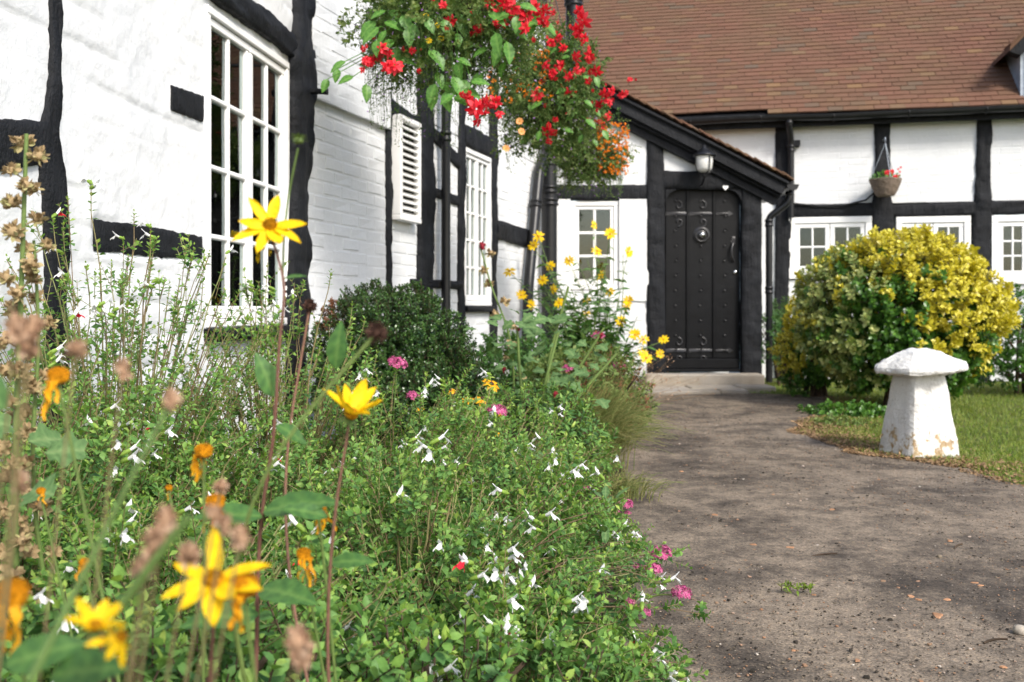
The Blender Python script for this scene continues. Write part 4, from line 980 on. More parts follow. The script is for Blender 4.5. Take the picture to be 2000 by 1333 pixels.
def stem(parent, pts, r0, r1, m, name='stem', sides=7):
    P = curve(pts); g = Geo(); g.tube(P, np.linspace(r0, r1, len(P)), sides, rnd=random.random()); return part(name, g, m, parent)
BIGLEAF = {}
def bigleaf(parent, p, axis, normal, L, w, m, name='leaf', droop=.2, serr=.0, lobes=False):
    key = (w, m.name, droop, serr, lobes)
    if key not in BIGLEAF:
        n = 12; P = np.zeros((n+1, 7, 3))
        for i in range(n+1):
            t = i/n
            if lobes: ww = .5*w*(abs(math.sin(math.pi*min(1, t*.95+.05)))**.5)*(1+.28*math.cos(t*12.5))
            else: ww = .5*w*(math.sin(math.pi*min(1, t**.8*.97+.02))**.9)*(1-(serr if i % 2 else 0))
            for k, v in enumerate(np.linspace(-1, 1, 7)):
                P[i, k] = (v*ww, t-(.06*abs(v) if lobes else 0), -droop*t*t+.16*abs(v)*ww+.012*math.sin(t*30+v*2)*abs(v))
        g = Geo(); g.grid(P, 0, np.clip(np.array([[(.95 if k == 3 else .35+.25*math.sin(i*2.1+abs(k-3)*1.1)) for k in range(7)] for i in range(n+1)]), 0, 1).ravel()); BIGLEAF[key] = g.mesh('leaf', m)
    F = frames(np.array([tuple(axis)], float), np.array([tuple(normal)], float))[0]
    M = Matrix.Translation(p) @ Matrix([list(F[i]) for i in range(3)]).to_4x4() @ Matrix.Scale(L, 4)
    return obj(name, BIGLEAF[key], parent, M)
def seedhead_mesh(name, m, r, elong=1.2, n=46):
    g = Geo(); g.lathe([(.0001, -r*elong*.7), (r*.45, -r*elong*.4), (r*.55, 0), (r*.4, r*elong*.5), (.0001, r*elong*.8)], 8); d = rdir(n); d[:, 2] *= elong; ax = d+np.array([0, 0, .35])
    g.inst(L_OVAL, frames(ax, rdir(n)), d*r*.35, 0, None, np.repeat(rng.uniform(r*.6, r*1.0, (n, 1)), 3, 1)); return g.mesh(name, m)
BROWNH = [seedhead_mesh('seed_head', BROWN, .0112, e) for e in (1.3, 1.7, 1.1)]
DARKH = seedhead_mesh('seed_head', DKHEAD, .0095, 1.0, 60)
# ------------------------------------------------------------------ leafy dome shrubs
def dome(c, rad, n, zmin=-.3, lump=.12, lf=2.2, seed=0, flat=1.0):
    d = rdir(int(n*2.2)); d = d[d[:, 2] > zmin][:n]
    k = 1+lump*fbm(d[:, 0]*lf+seed, d[:, 1]*lf, d[:, 2]*lf, seed)
    inn = 1-.42*rng.random(len(d))**2.2
    P = np.array(c)+d*np.array(rad)*k[:, None]*inn[:, None]
    return P, nrm(d/np.array(rad)), inn, d
# ================================================================== SHRUBS BY THE LAWN
def skeleton(parent, c, rad, n=26, seed=0):
    r = np.random.default_rng(seed); d = nrm(np.stack([r.normal(0, 1, n), r.normal(0, 1, n), r.uniform(.1, 1.6, n)], 1)); t = np.linspace(0, 1, 7)
    b = np.array([c[0], c[1], 0.])+r.normal(0, .05, (n, 3))*np.array([1, 1, 0]); e = np.array(c)+d*np.array(rad)*.85
    P = b[:, None]+(e-b)[:, None]*np.stack([t**1.3, t**1.3, t**.85], 1)[None]; g = Geo(); g.tubes(P, np.linspace(.018, .004, 7)[None], 5); return part('branches', g, BARK, parent, kind='stuff')
rng = np.random.default_rng(11)
# golden euonymus dome
c = np.array([3.17, 8.15, .78]); rad = (.82, .82, .70)
eu = thing('golden_shrub', 'large clipped dome shrub with golden yellow leaves on the lawn behind the staddle stone', 'shrub', (c[0], c[1], 0))
P, Nn, inn, d = dome(c, rad, 3300, -.92, .09, 2.6, 5); P = P+Nn*(np.abs(rng.normal(0, .028, (len(P), 1)))*(rng.random((len(P), 1)) < .25))
dirs = nrm(Nn+np.array([0, 0, .45])+rng.normal(0, .35, P.shape))
pn = fbm(P[:, 0]*3.4, P[:, 1]*3.4, P[:, 2]*3.4, 44)
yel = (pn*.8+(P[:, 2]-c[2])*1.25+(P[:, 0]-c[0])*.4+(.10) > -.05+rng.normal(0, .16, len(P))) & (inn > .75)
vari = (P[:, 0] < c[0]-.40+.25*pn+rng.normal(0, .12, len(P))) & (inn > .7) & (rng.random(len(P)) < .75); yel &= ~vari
gy, gg_, gv, tw = Geo(), Geo(), Geo(), Geo()
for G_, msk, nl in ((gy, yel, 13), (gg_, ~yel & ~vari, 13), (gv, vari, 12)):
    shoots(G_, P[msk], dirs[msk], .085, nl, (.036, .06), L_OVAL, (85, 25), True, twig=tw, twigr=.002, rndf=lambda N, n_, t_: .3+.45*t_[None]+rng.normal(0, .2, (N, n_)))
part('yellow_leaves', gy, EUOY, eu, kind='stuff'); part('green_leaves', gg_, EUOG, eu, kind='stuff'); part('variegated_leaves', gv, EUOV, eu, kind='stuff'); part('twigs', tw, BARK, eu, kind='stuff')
skeleton(eu, c, rad, 34, 3)
# skirts hanging to the right
c2 = np.array([2.78, 9.15, .48]); rad2 = (.36, .36, .46)
e2 = thing('golden_shrub', 'small yellow and green shrub against the black post right of the door', 'shrub', (c2[0], c2[1], 0))
P, Nn, inn, d = dome(c2, rad2, 620, -.95, .2, 2.2, 9); dirs = nrm(Nn+np.array([0, 0, .5])+rng.normal(0, .35, P.shape))
pn = fbm(P[:, 0]*3.5, P[:, 1]*3.5, P[:, 2]*3.5, 24); yel = (pn*.6+(P[:, 2]-c2[2])*1.4-(P[:, 0]-c2[0])*.5 > .05) & (inn > .72); gy, gg_, tw = Geo(), Geo(), Geo()
for G_, msk in ((gy, yel), (gg_, ~yel)): shoots(G_, P[msk], dirs[msk], .08, 13, (.03, .05), L_OVAL, (85, 25), True, twig=tw, twigr=.002)
part('yellow_leaves', gy, EUOY, e2, kind='stuff'); part('green_leaves', gg_, EUOG, e2, kind='stuff'); part('twigs', tw, BARK, e2, kind='stuff'); skeleton(e2, c2, rad2, 12, 4)
def bush(name, label, c, rad, n, nl, size, m, tpl=L_OVAL, zmin=-.5, lump=.15, lf=2.5, seed=1, length=.07, el=(80, 25), extra=None, up=.5, cat='shrub', group=None):
    global rng
    rng = np.random.default_rng(seed); t_ = thing(name, label, cat, (c[0], c[1], 0), group); P, Nn, inn, d = dome(c, rad, n, zmin, lump, lf, seed)
    P[:, 2] = np.maximum(P[:, 2], .03)
    dirs = nrm(Nn+np.array([0, 0, up])+rng.normal(0, .4, P.shape)); g, tw = Geo(), Geo(); ex = np.zeros(len(P), bool)
    if extra is not None:
        ex = extra[1](P, inn); g2 = Geo(); shoots(g2, P[ex], dirs[ex], length, nl, size, tpl, el, True, twig=tw); 
        if g2.n: part('tinted_leaves', g2, extra[0], t_, kind='stuff')
    shoots(g, P[~ex], dirs[~ex], length, nl, size, tpl, el, True, twig=tw, twigr=.0015, rndf=lambda N, n_, q: .25+.4*q[None]+rng.normal(0, .22, (N, n_)))
    part('leaves', g, m, t_, kind='stuff'); part('twigs', tw, BARK, t_, kind='stuff'); 
    if min(rad) > .12: skeleton(t_, c, rad, 16, seed)
    return t_
bush('evergreen_shrub', 'dark green clipped evergreen shrub under the slatted vent', (-.60, 5.0, .50), (.42, .46, .45), 4200, 12, (.014, .025), DARKL, L_OVAL, -.8, .13, 2.6, 21, .045,
     extra=(REDL, lambda P, inn: (P[:, 0] < -.86) & (P[:, 2] > .72) & (rng.random(len(P)) < .6)))
bush('evergreen_shrub', 'rounded dark hedge plant spilling in front of the clipped evergreen', (-.36, 4.75, .28), (.40, .40, .36), 2600, 12, (.014, .025), DARKL, L_OVAL, -.6, .2, 2.6, 22, .06)
bush('green_shrub', 'mid green leafy bush at the right edge beside the golden dome', (4.85, 9.4, .42), (.62, .6, .62), 800, 11, (.025, .045), EUOG, L_OVAL, -.6, .15, 2.4, 23, .08)
bush('green_shrub', 'low green shrub behind the rain pipe under the left casement window', (2.95, 10.5, .45), (.55, .4, .50), 420, 11, (.03, .05), HEL, L_LANCE, -.4, .2, 2.4, 24, .09)
bush('green_shrub', 'low green plants along the wall at the far right', (5.9, 9.6, .35), (.8, .5, .5), 600, 11, (.03, .05), HEL, L_OVAL, -.4, .2, 2.4, 25, .08)
bush('ground_cover', 'low ivy-like ground cover spreading at the foot of the golden dome', (2.55, 7.55, .03), (.30, .26, .07), 150, 8, (.025, .045), EUOG, L_WIDE, -.1, .3, 3, 26, .05, cat='plant')
bush('ground_cover', 'pale green weeds between the golden dome and the staddle stone', (2.3, 6.9, .02), (.22, .2, .05), 70, 7, (.015, .03), OLIV, L_WIDE, -.1, .3, 3, 27, .05, cat='plant')
# ================================================================== STADDLE STONE
sx, sy = 2.245, 5.5
stn = thing('staddle_stone', 'white painted mushroom-shaped staddle stone on the lawn edge', 'stone', (sx, sy, 0))
g = Geo(); nz, na = 26, 48; Pz = np.linspace(-.02, .455, nz); V = np.zeros((nz, na+1, 3)); th = np.linspace(0, 2*math.pi, na+1)
for i, z in enumerate(Pz):
    t = max(0, z)/.455; hw = .168-.062*t**.85
    e = 7; k = (np.abs(np.cos(th))**e+np.abs(np.sin(th))**e)**(-1/e); rr = hw*k
    nn = 1+.035*fbm(np.cos(th)*3, np.sin(th)*3, z*9, 6)+.012*fbm(np.cos(th)*12, np.sin(th)*12, z*60, 7)
    V[i, :, 0] = rr*np.cos(th)*nn; V[i, :, 1] = rr*np.sin(th)*nn; V[i, :, 2] = z
g.grid(V); SM = Matrix.Translation((sx, sy, 0)) @ Matrix.Rotation(math.radians(16), 4, 'Z'); sharp(part('stem', g, STADDLE, stn, SM), 30)
prof = np.array([(.0005, .455), (.09, .452), (.16, .45), (.21, .452), (.236, .458), (.243, .470), (.240, .492), (.20, .520), (.15, .552), (.115, .572), (.06, .580), (.0005, .582)])
g = Geo(); na = 56; th = np.linspace(0, 2*math.pi, na+1); fine = np.linspace(0, len(prof)-1, 40); pr = np.stack([np.interp(fine, np.arange(len(prof)), prof[:, k]) for k in range(2)], 1)
V = np.zeros((40, na+1, 3)); fac = .93/np.cos(((th+.35) % (2*math.pi/7))-math.pi/7)+.02*np.cos(3*th)
for i, (r, z) in enumerate(pr):
    q = 1+.04*fbm(np.cos(th)*2.2, np.sin(th)*2.2, z*12, 16); V[i, :, 0] = r*fac*q*np.cos(th); V[i, :, 1] = r*fac*q*np.sin(th); V[i, :, 2] = z+.012*fbm(r*np.cos(th)*9, r*np.sin(th)*9, 0, 26)*(r < .235)+.004*fbm(r*np.cos(th)*40, r*np.sin(th)*40, z*40, 27)+.04*r*np.cos(th)
g.grid(V); sharp(part('cap', g, STADDLE, stn, Matrix.Translation((sx+.0, sy, 0))), 22)
# ================================================================== LAWN GRASS, LITTER, GRIT
rng = np.random.default_rng(31)
def blades(n, X, Yv, h, m, name, w=.0035, flat=.45):
    ax = nrm(np.stack([rng.normal(0, flat, n), rng.normal(0, flat, n), np.ones(n)], 1)); g = Geo()
    g.inst(leaf_tpl(.12, .1, .35, 2, .3), frames(ax, rdir(n)), np.stack([X, Yv, np.full(n, -.008)], 1), 0, None, np.repeat(h[:, None], 3, 1)); return struct(name, g, m, kind='stuff')
n = 110000; Yv = 4.2+6.6*rng.random(n)**1.5; X = lawn_edge(Yv)-.02+(7-1.8)*rng.random(n)**1.4; keep = (X < Yv*.62) & (rng.random(n) < np.clip((X-lawn_edge(Yv))*3.2+.18, 0, 1)); X, Yv = X[keep], Yv[keep]
o = blades(len(X), X, Yv, rng.uniform(.02, .045, len(X)), GRASSB, 'lawn_grass')
tag(o, 'short mown green grass on the lawn', 'grass')
n = 26000; Yv = 4.4+4.6*rng.random(n); X = lawn_edge(Yv)+np.abs(rng.normal(0, .24, n))-.07; ax = rdir(n)*np.array([1, 1, .18])
keep = rng.random(n) < np.where((Yv > 5) & (Yv < 7), .7, .2); g = Geo(); g.inst(L_OVAL, frames(ax, np.tile([[0, 0, 1.]], (n, 1))+rng.normal(0, .3, (n, 3)))[keep], np.stack([X, Yv, rng.uniform(.006, .016, n)], 1)[keep], 0, None, np.repeat(rng.uniform(.008, .026, (n, 1)), 3, 1)[keep])
o = struct('leaf_litter', g, DRYGR, kind='stuff'); tag(o, 'brown fallen leaf litter along the lawn edge round the staddle stone', 'litter')
def chip_tpl(seed):
    r = np.random.default_rng(seed); V = []
    for i in range(6): a = i*math.pi/3+r.normal(0, .2); V.append((math.cos(a)*r.uniform(.6, 1), math.sin(a)*r.uniform(.5, .9), 0))
    T = [(x*.8, y*.8, .35+r.normal(0, .08)) for x, y, _ in V]; F = [(0, 1, 2, 3, 4, 5)][:0]+[tuple(range(6, 12))]+[(i, (i+1) % 6, (i+1) % 6+6, i+6) for i in range(6)]
    return np.array(V+T, float), [i for f in F for i in f], [len(f) for f in F]
g = Geo(); n = 42000
Yv = 2.0+8*rng.random(n)**2; X = bed_edge(Yv)-.05+(lawn_edge(Yv)-bed_edge(Yv))*rng.random(n)
a = rng.random(n)*6.28; Rz = np.zeros((n, 3, 3)); Rz[:, 0, 0] = np.cos(a); Rz[:, 0, 1] = -np.sin(a); Rz[:, 1, 0] = np.sin(a); Rz[:, 1, 1] = np.cos(a); Rz[:, 2, 2] = 1
sz = np.clip(rng.lognormal(-6.12, .5, n), .0010, .010)
for k in range(4): m_ = np.arange(n) % 4 == k; g.inst(chip_tpl(k), Rz[m_], np.stack([X, Yv, np.full(n, .008)], 1)[m_], 0, np.clip(rng.beta(1.0, 1.7, m_.sum()), 0, 1), np.repeat(sz[m_][:, None], 3, 1))
o = struct('path_grit', g, CHIPS, kind='stuff', smooth=False); tag(o, 'scattered pale and brown grit over the path', 'grit')
ch = []
for k in range(4): g = Geo(); t_ = chip_tpl(k+9); g.raw(*t_); ch.append(g.mesh('brick_fragment', TERRA, False))
frs = [(1510, 970), (1625, 1000), (1470, 1070), (1545, 1075), (1855, 1062), (1905, 1145), (1780, 1172), (1830, 1207), (1590, 1168), (1550, 1277), (1960, 1310), (1395, 1010), (1330, 925), (1270, 925), (1690, 1040), (1915, 1150), (1850, 1178), (1795, 1178)]
for i, (px, py) in enumerate(frs):
    Y_ = EYE*FPX/(py-HY); p = at(px, py, Y_); s_ = random.uniform(.006, .017)*(1 if i != 7 else 1); o = obj('brick_fragment', ch[i % 4], None, Matrix.Translation((p.x, p.y, .007)) @ Matrix.Rotation(random.random()*6, 4, 'Z') @ Matrix.Diagonal((s_*1.3, s_, s_*.8, 1)) @ Matrix.Diagonal((1.9, 1.6, .6, 1) if i == 7 else (1, 1, 1, 1)))
    tag(o, 'small orange terracotta fragment lying on the path' if i != 7 else 'largest flat orange terracotta fragment at the lower right of the path', 'fragment', 'terracotta fragments scattered over the path')
for px, py, L, an, lab in ((1945, 1263, .05, .1, 'dark twig lying near the lower right of the path'), (1872, 1075, .05, .7, 'curved pale twig lying on the path'), (1610, 1092, .07, .05, 'thin grey twig lying in the middle of the path')):
    p = at(px, py, EYE*FPX/(py-HY)); g = Geo(); t = np.linspace(-1, 1, 8); g.tube([(L*.6*q*math.cos(an), L*.6*q*math.sin(an)+.012*(1-q*q), .012+.004*q) for q in t], .0028, 6); tag(part('twig', g, BARK, None, Matrix.Translation((p.x, p.y, 0))), lab, 'twig')
p = at(1992, 1243, EYE*FPX/(1243-HY)); g = Geo(); g.lathe([(.0005, -.005), (.014, 0), (.018, .01), (.012, .019), (.0005, .021)], 9, wob=.1); tag(part('pebble', g, STEPM, None, Matrix.Translation((p.x, p.y, .006))), 'rounded tan pebble at the right edge of the path', 'stone')
p = at(1835, 1094, EYE*FPX/(1094-HY)); g = Geo(); g.lathe([(.0005, -.003), (.008, 0), (.009, .006), (.006, .010), (.0005, .011)], 9, wob=.08); tag(part('pebble', g, CHIPS, None, Matrix.Translation((p.x, p.y, .006))), 'small cream pebble in the middle of the path', 'stone')
bush('weed', 'tiny green weed growing out of the path', (.79, 2.78, .008), (.05, .025, .010), 14, 6, (.012, .022), GRASSB, L_LANCE, -.1, .3, 3, 28, .015, cat='plant')
# ================================================================== FLOWER BED: SALVIAS
SV = [('tall thin-stemmed salvia shrub rising in front of the white wall left of the window', (-1.08, 2.75), .44, 1.14, 175, 18, 2, .08),
      ('salvia shrub with sparse upright stems under the tall window', (-.74, 3.1), .40, .92, 160, 16, 1, .10),
      ('salvia shrub at the left edge below the dried hollyhock', (-1.02, 2.05), .40, .74, 160, 9, 1, .08),
      ('low dense salvia in the lower left behind the blurred yellow flowers', (-.62, 1.62), .46, .50, 150, 20, 3, .05),
      ('broad leafy salvia in the middle foreground with many white flowers', (-.20, 2.15), .50, .54, 190, 50, 3, .05),
      ('salvia spilling over the path edge at the bottom of the picture', (.0, 1.75), .36, .34, 150, 42, 2, .03),
      ('salvia behind the foreground clump, in front of the evergreen shrub', (-.36, 3.05), .46, .60, 150, 28, 0, .06),
      ('salvia mound beside the path below the ornamental grass', (.06, 2.75), .36, .44, 150, 32, 0, .04),
      ('salvia between the evergreen shrub and the pink valerian', (-.05, 3.65), .46, .50, 130, 12, 0, .05),
      ('bushy salvia filling the corner between the hollyhock stalks and the window', (-.90, 2.4), .42, .66, 170, 8, 0, .06),
      ('small salvia tucked between the foreground clump and the wall', (-.62, 2.35), .38, .52, 120, 7, 1, .06)]
for i, (lab, c, r, h, n_, nf, nr, ba) in enumerate(SV):
    salvia(lab, c, r, h, n_, 100+i, nf, nr, bare=ba, nsh=7 if i > 1 else 6, nl=14 if i > 1 else 10, size=(.012, .026), droop=.2 if i in (4, 5, 7) else 0.0, lean=(.15, -.05) if i in (3, 4, 6) else (.03, 0) if i in (5, 7, 8) else (.05, 0))
# ================================================================== FLOWER BED: MIDDLE AND FAR PERENNIALS
bush('leafy_perennial', 'olive green leafy perennial beside the path below the window sunflowers', (.42, 6.6, .22), (.36, .5, .34), 420, 11, (.03, .055), OLIV, L_OVAL, -.3, .2, 2.4, 41, .08, cat='plant')
bush('leafy_perennial', 'mixed green perennial in front of the grey-green mallow', (.06, 4.35, .2), (.40, .38, .30), 480, 11, (.022, .045), SALV, L_LANCE, -.3, .2, 2.4, 42, .08, cat='plant')
bush('leafy_perennial', 'fading green and rust perennial between mallow and path', (.52, 5.75, .25), (.33, .38, .36), 380, 11, (.025, .045), OLIV, L_LANCE, -.3, .2, 2.4, 43, .08, cat='plant', extra=(REDL, lambda P, inn: rng.random(len(P)) < .2))
bush('leafy_perennial', 'dark leafy plant at the foot of the narrow cottage window', (.05, 7.6, .25), (.42, .5, .40), 420, 11, (.03, .055), HEL, L_OVAL, -.3, .2, 2.4, 44, .08, cat='plant')
bush('leafy_perennial', 'low broad-leaved plants under the blurred yellow flowers in the lower left', (-.45, 1.35, .12), (.42, .30, .30), 420, 10, (.02, .038), SALV, L_OVAL, -.2, .25, 2.6, 45, .06, cat='plant')
bush('leafy_perennial', 'low twiggy plant along the bottom edge in the middle of the bed', (-.12, 1.5, .10), (.34, .26, .24), 320, 10, (.018, .032), SALV, L_OVAL, -.2, .25, 2.6, 46, .06, cat='plant')
def seedspray():
    t_ = thing('seed_spray', 'airy spray of tiny pale seed heads at the far end of the bed', 'plant', (.85, 7.4, 0)); r = np.random.default_rng(5); n = 90
    b = np.stack([r.normal(.85, .06, n), r.normal(7.4, .1, n), np.zeros(n)], 1); e = b+np.stack([r.normal(.12, .16, n), r.normal(-.1, .2, n), r.uniform(.15, .48, n)], 1); t = np.linspace(0, 1, 6)
    P = b[:, None]+(e-b)[:, None]*np.stack([t**1.5, t**1.5, t**.8], 1)[None]; g = Geo(); g.tubes(P, .0012, 3); part('stems', g, DRYGR, t_, kind='stuff'); g = Geo(); g.inst(L_OVAL, frames(rdir(n*3), rdir(n*3)), np.repeat(e, 3, 0)+r.normal(0, .012, (n*3, 3)), 0, None, np.full((n*3, 3), .014)); part('seed_heads', g, BROWN, t_, kind='stuff')
seedspray()
# fine ornamental grass
def ograss(label, c, n, L, r, seed, bias=(.12, -.05)):
    rr = np.random.default_rng(seed); t_ = thing('ornamental_grass', label, 'grass', (c[0], c[1], 0)); K = 9; t = np.linspace(0, 1, K); a = rr.random(n)*6.283; q = rr.uniform(.1, 1, n)
    b = np.array([c[0], c[1], .02])+np.stack([rr.normal(0, .07, n), rr.normal(0, .07, n), 0*a], 1); h = L*rr.uniform(.5, 1, n)
    P = np.zeros((n, K, 3)); P[..., 0] = b[:, :1]+(np.cos(a)*r*q+bias[0])[:, None]*t**1.6; P[..., 1] = b[:, 1:2]+(np.sin(a)*r*q+bias[1])[:, None]*t**1.6; P[..., 2] = .02+h[:, None]*(t**.8-.55*q[:, None]*t**2.6)
    g = Geo(); g.tubes(P, np.linspace(.0018, .0006, K)[None], 3); part('blades', g, GRASSO, t_, kind='stuff'); return t_
ograss('fine-bladed yellowish ornamental grass leaning over the path', (.36, 4.85), 1400, .52, .28, 3)
ograss('short tuft of green grass at the path edge', (.42, 4.15), 380, .14, .12, 4, (.03, -.03))
# pink valerian
def valerian_head(seed, n=70):
    r = np.random.default_rng(seed); g = Geo(); d = nrm(np.stack([r.normal(0, 1, n), r.normal(0, 1, n), np.abs(r.normal(.35, .6, n))], 1)); p = d*np.array([.022, .022, .015])*r.uniform(.8, 1.1, (n, 1))
    g.tubes(np.stack([p*.25, p], 1), np.array([[.0007, .0009]]), 3, 0)
    for k in range(4):
        a = k*math.pi/2+r.random(n)*1; u, v = perp(d); ax = np.cos(a)[:, None]*u+np.sin(a)[:, None]*v+d*.3
        g.inst(leaf_tpl(.7, .1, .1, 2, .6), frames(ax, d), p, 0, None, np.full((n, 3), .0052))
    return g.mesh('flower_head', PINK)
VH = [valerian_head(k) for k in range(3)]
def valerian(label, base, heads, nleaf=22, seed=0, fol=True):
    r = random.Random(seed); t_ = thing('valerian', label, 'plant', (base[0], base[1], 0), 'pink valerian plants')
    b = Vector((base[0], base[1], 0)); g = Geo(); gl = Geo()
    for i, (px, py, Y, s_) in enumerate(heads):
        p = at(px, py, Y-.08); s_ *= 1.35; P = curve([b+Vector((r.gauss(0, .03), r.gauss(0, .03), 0)), b.lerp(p, .55)+Vector((r.gauss(0, .02), 0, .05)), p-Vector((0, 0, .012))], 8); g.tube(P, np.linspace(.003, .0016, len(P)), 5, rnd=r.random())
        obj('flower_head', VH[i % 3], t_, Matrix.Translation(p-Vector((0, 0, .008))) @ euler_dir((r.gauss(0, .25), -.25, 1), r.random()*6) @ Matrix.Scale(s_, 4))
        if fol:
            pts = P[3:-3:3]; n = len(pts)*2; ax = nrm(np.stack([np.cos(np.arange(n)*1.57+i), np.sin(np.arange(n)*1.57+i), np.full(n, .7)], 1)); gl.inst(L_LANCE, frames(ax, np.tile([[0, 0, 1.]], (n, 1))), np.repeat(pts, 2, 0), 0, None, np.repeat(np.random.default_rng(i).uniform(.025, .055, (n, 1)), 3, 1))
    part('stems', g, STEMG, t_)
    if gl.n: part('stem_leaves', gl, MAL, t_, kind='stuff')
    for k in range(nleaf):
        a = r.random()*6.28; q = r.random(); p = b+Vector((math.cos(a)*.09*q, math.sin(a)*.09*q, r.uniform(.08, .36))); bigleaf(t_, p, (math.cos(a), math.sin(a), r.uniform(.2, 1.1)), (0, 0, 1), r.uniform(.04, .065), .34, MAL)
    return t_
valerian('pink valerian with several heads leaning onto the path in the foreground', (.22, 2.35), [(1290, 1076, 2.42, .85), (1276, 1106, 2.4, .7), (1246, 1102, 2.45, .4), (1331, 1153, 2.35, .75), (1232, 1170, 2.35, .4), (1262, 1190, 2.3, .4), (1225, 1308, 2.1, .5), (1255, 1280, 2.1, .4)], 26, 1)
valerian('pink valerian with heads at the path edge just below the ornamental grass', (.15, 3.0), [(1098, 940, 3.05, 1.0), (1087, 962, 3.05, .8), (1138, 957, 3.0, .8), (1221, 980, 3.0, .75), (1226, 998, 3.0, .35), (1205, 995, 3.0, .3), (1112, 975, 3.0, .5)], 24, 2)
valerian('single pink valerian head standing in front of the evergreen shrub', (-.36, 3.2), [(776, 706, 3.15, 1.0), (808, 770, 3.2, .8)], 8, 3)
valerian('single pink valerian head in the middle of the bed left of the ornamental grass', (-.06, 3.25), [(971, 800, 3.1, 1.0)], 8, 4)
valerian('far pink valerian heads beside the window sunflowers', (.45, 6.0), [(1110, 718, 5.6, 1.3), (1208, 715, 6.2, 1.5), (1168, 655, 6.1, 1.4)], 6, 5)
# orange coneflowers
rb = thing('orange_coneflower', 'orange coneflowers with dark centres low in front of the mallow', 'flower', (-.08, 4.1, 0)); g = Geo()
for i, (px, py, Y, s_) in enumerate(((960, 750, 4.1, 1.25), (942, 778, 4.0, 1.0), (915, 782, 4.0, .9), (880, 762, 4.0, .7), (975, 808, 3.6, .7), (820, 798, 3.9, .6), (966, 846, 3.5, .6))):
    p = at(px, py, Y); g.tube(curve([(p.x+.02, p.y+.05, 0), (p.x+.015, p.y+.03, p.z*.6), tuple(p-Vector((0, 0, .004)))], 6), .0022, 5); obj('flower_head', RUDF[i % 2], rb, Matrix.Translation(p) @ euler_dir((random.gauss(0, .35), -.5, .7), i) @ Matrix.Scale(s_, 4))
part('stems', g, STEMG, rb)
# mallow with lobed leaves and a green leaning stalk
ml = thing('mallow', 'grey-green mallow with lobed leaves and leaning stalks in the middle of the bed', 'plant', (.2, 4.75, 0)); r = random.Random(8)
g = Geo()
for px, py, Y in ((1090, 650, 4.4), (1110, 560, 5.0), (1180, 640, 5.0), (1010, 640, 4.7), (1205, 690, 4.6)):
    p = at(px, py, Y); g.tube(curve([(.12+r.gauss(0, .05), 4.75, .0), tuple(at((px+1030)/2, (py+900)/2, Y)), tuple(p)], 8), np.linspace(.012, .006, 17), 7)
part('stalks', g, STEMG, ml)
for k in range(120):
    px = min(1170, max(930, r.gauss(1065, 65))); py = r.uniform(600, 800); Y = r.uniform(4.3, 5.2); p = at(px, py, Y); a = r.uniform(0, 6.28); bigleaf(ml, p, (math.cos(a), math.sin(a)-.2, r.uniform(-.5, .3)), (r.gauss(0, .4), -.5, 1), r.uniform(.035, .07), 1.0, MAL, lobes=True, droop=.3)
for px, py, Y in ((985, 722, 4.6), (1012, 645, 4.7), (1175, 655, 4.8), (950, 860, 3.6), (930, 830, 3.8), (1085, 770, 4.2)):
    obj('red_bud', DARKH if 0 else (globals().setdefault('MBUD', seedhead_mesh('red_bud', RPET if 0 else MARO, .012, 1.0, 26))), ml, Matrix.Translation(at(px, py, Y)))
# slender hollyhock behind it
PODM = [seedhead_mesh('seed_pod', TANPOD, .0135, .75, 30) for _ in range(3)]
MBUD2 = seedhead_mesh('flower_bud', MARO, .017, 1.5, 26)
def stalk(label, pts, pods, r0, name='hollyhock_stalk', side=.035, ps=1.0, leaves=0, yr=.02, buds=0):
    t_ = thing(name, label, 'plant', (pts[0][0], pts[0][1], 0)); P = curve(pts, 16); g = Geo(); g.tube(P, np.linspace(r0, r0*.45, len(P)), 7); part('stem', g, STEMG, t_)
    n0 = int(len(P)*.35); gp = Geo()
    for k in range(pods):
        i = int(n0+(len(P)-1-n0)*(k+.5)/pods); a = k*2.4; o = Vector((math.cos(a)*side, math.sin(a)*yr, .012)); p = Vector(P[i])+o; gp.tube([tuple(P[i]), tuple(p)], .0013, 4)
        obj('seed_pod', PODM[k % 3], t_, Matrix.Translation(p) @ euler_dir((o.x*12, o.y*12-.3, .9), k) @ Matrix.Scale(ps*random.uniform(.8, 1.15), 4))
    part('pod_stalks', gp, STEMR, t_)
    for k in range(buds): obj('flower_bud', MBUD2, t_, Matrix.Translation(Vector(P[-1-k*3])+Vector((.012*(-1)**k, -.01, .0))) @ Matrix.Scale(1.2, 4))
    return t_
stalk('slender fading hollyhock with a dark red bud in front of the narrow window', [(.0, 5.6, 0), tuple(at(990, 640, 5.4)), tuple(at(960, 560, 5.4)), tuple(at(938, 482, 5.4))], 9, .009, side=.045, ps=2.0, buds=1)
stalk('tall dried hollyhock stalk with tan seed pods at the left edge', [(-.69, 1.42, 0), tuple(at(30, 900, 1.42)), tuple(at(42, 560, 1.42)), tuple(at(52, 262, 1.42))], 36, .0065, side=.018, ps=1.1)
stalk('shorter dried hollyhock stalk beside the tall one at the left edge', [(-.62, 1.5, 0), tuple(at(64, 900, 1.45)), tuple(at(75, 640, 1.45)), tuple(at(66, 470, 1.45))], 17, .005, side=.018, ps=1.0)
for k, (px, py, Y) in enumerate(((165, 880, 1.35), (120, 860, 1.4), (60, 960, 1.3), (20, 830, 1.3))): bigleaf(bpy.data.objects['hollyhock_stalk.001'], at(px, py, Y), (random.gauss(0, 1), -.4, .1), (.2, -.8, .8), .05, 1.0, MAL, lobes=True)
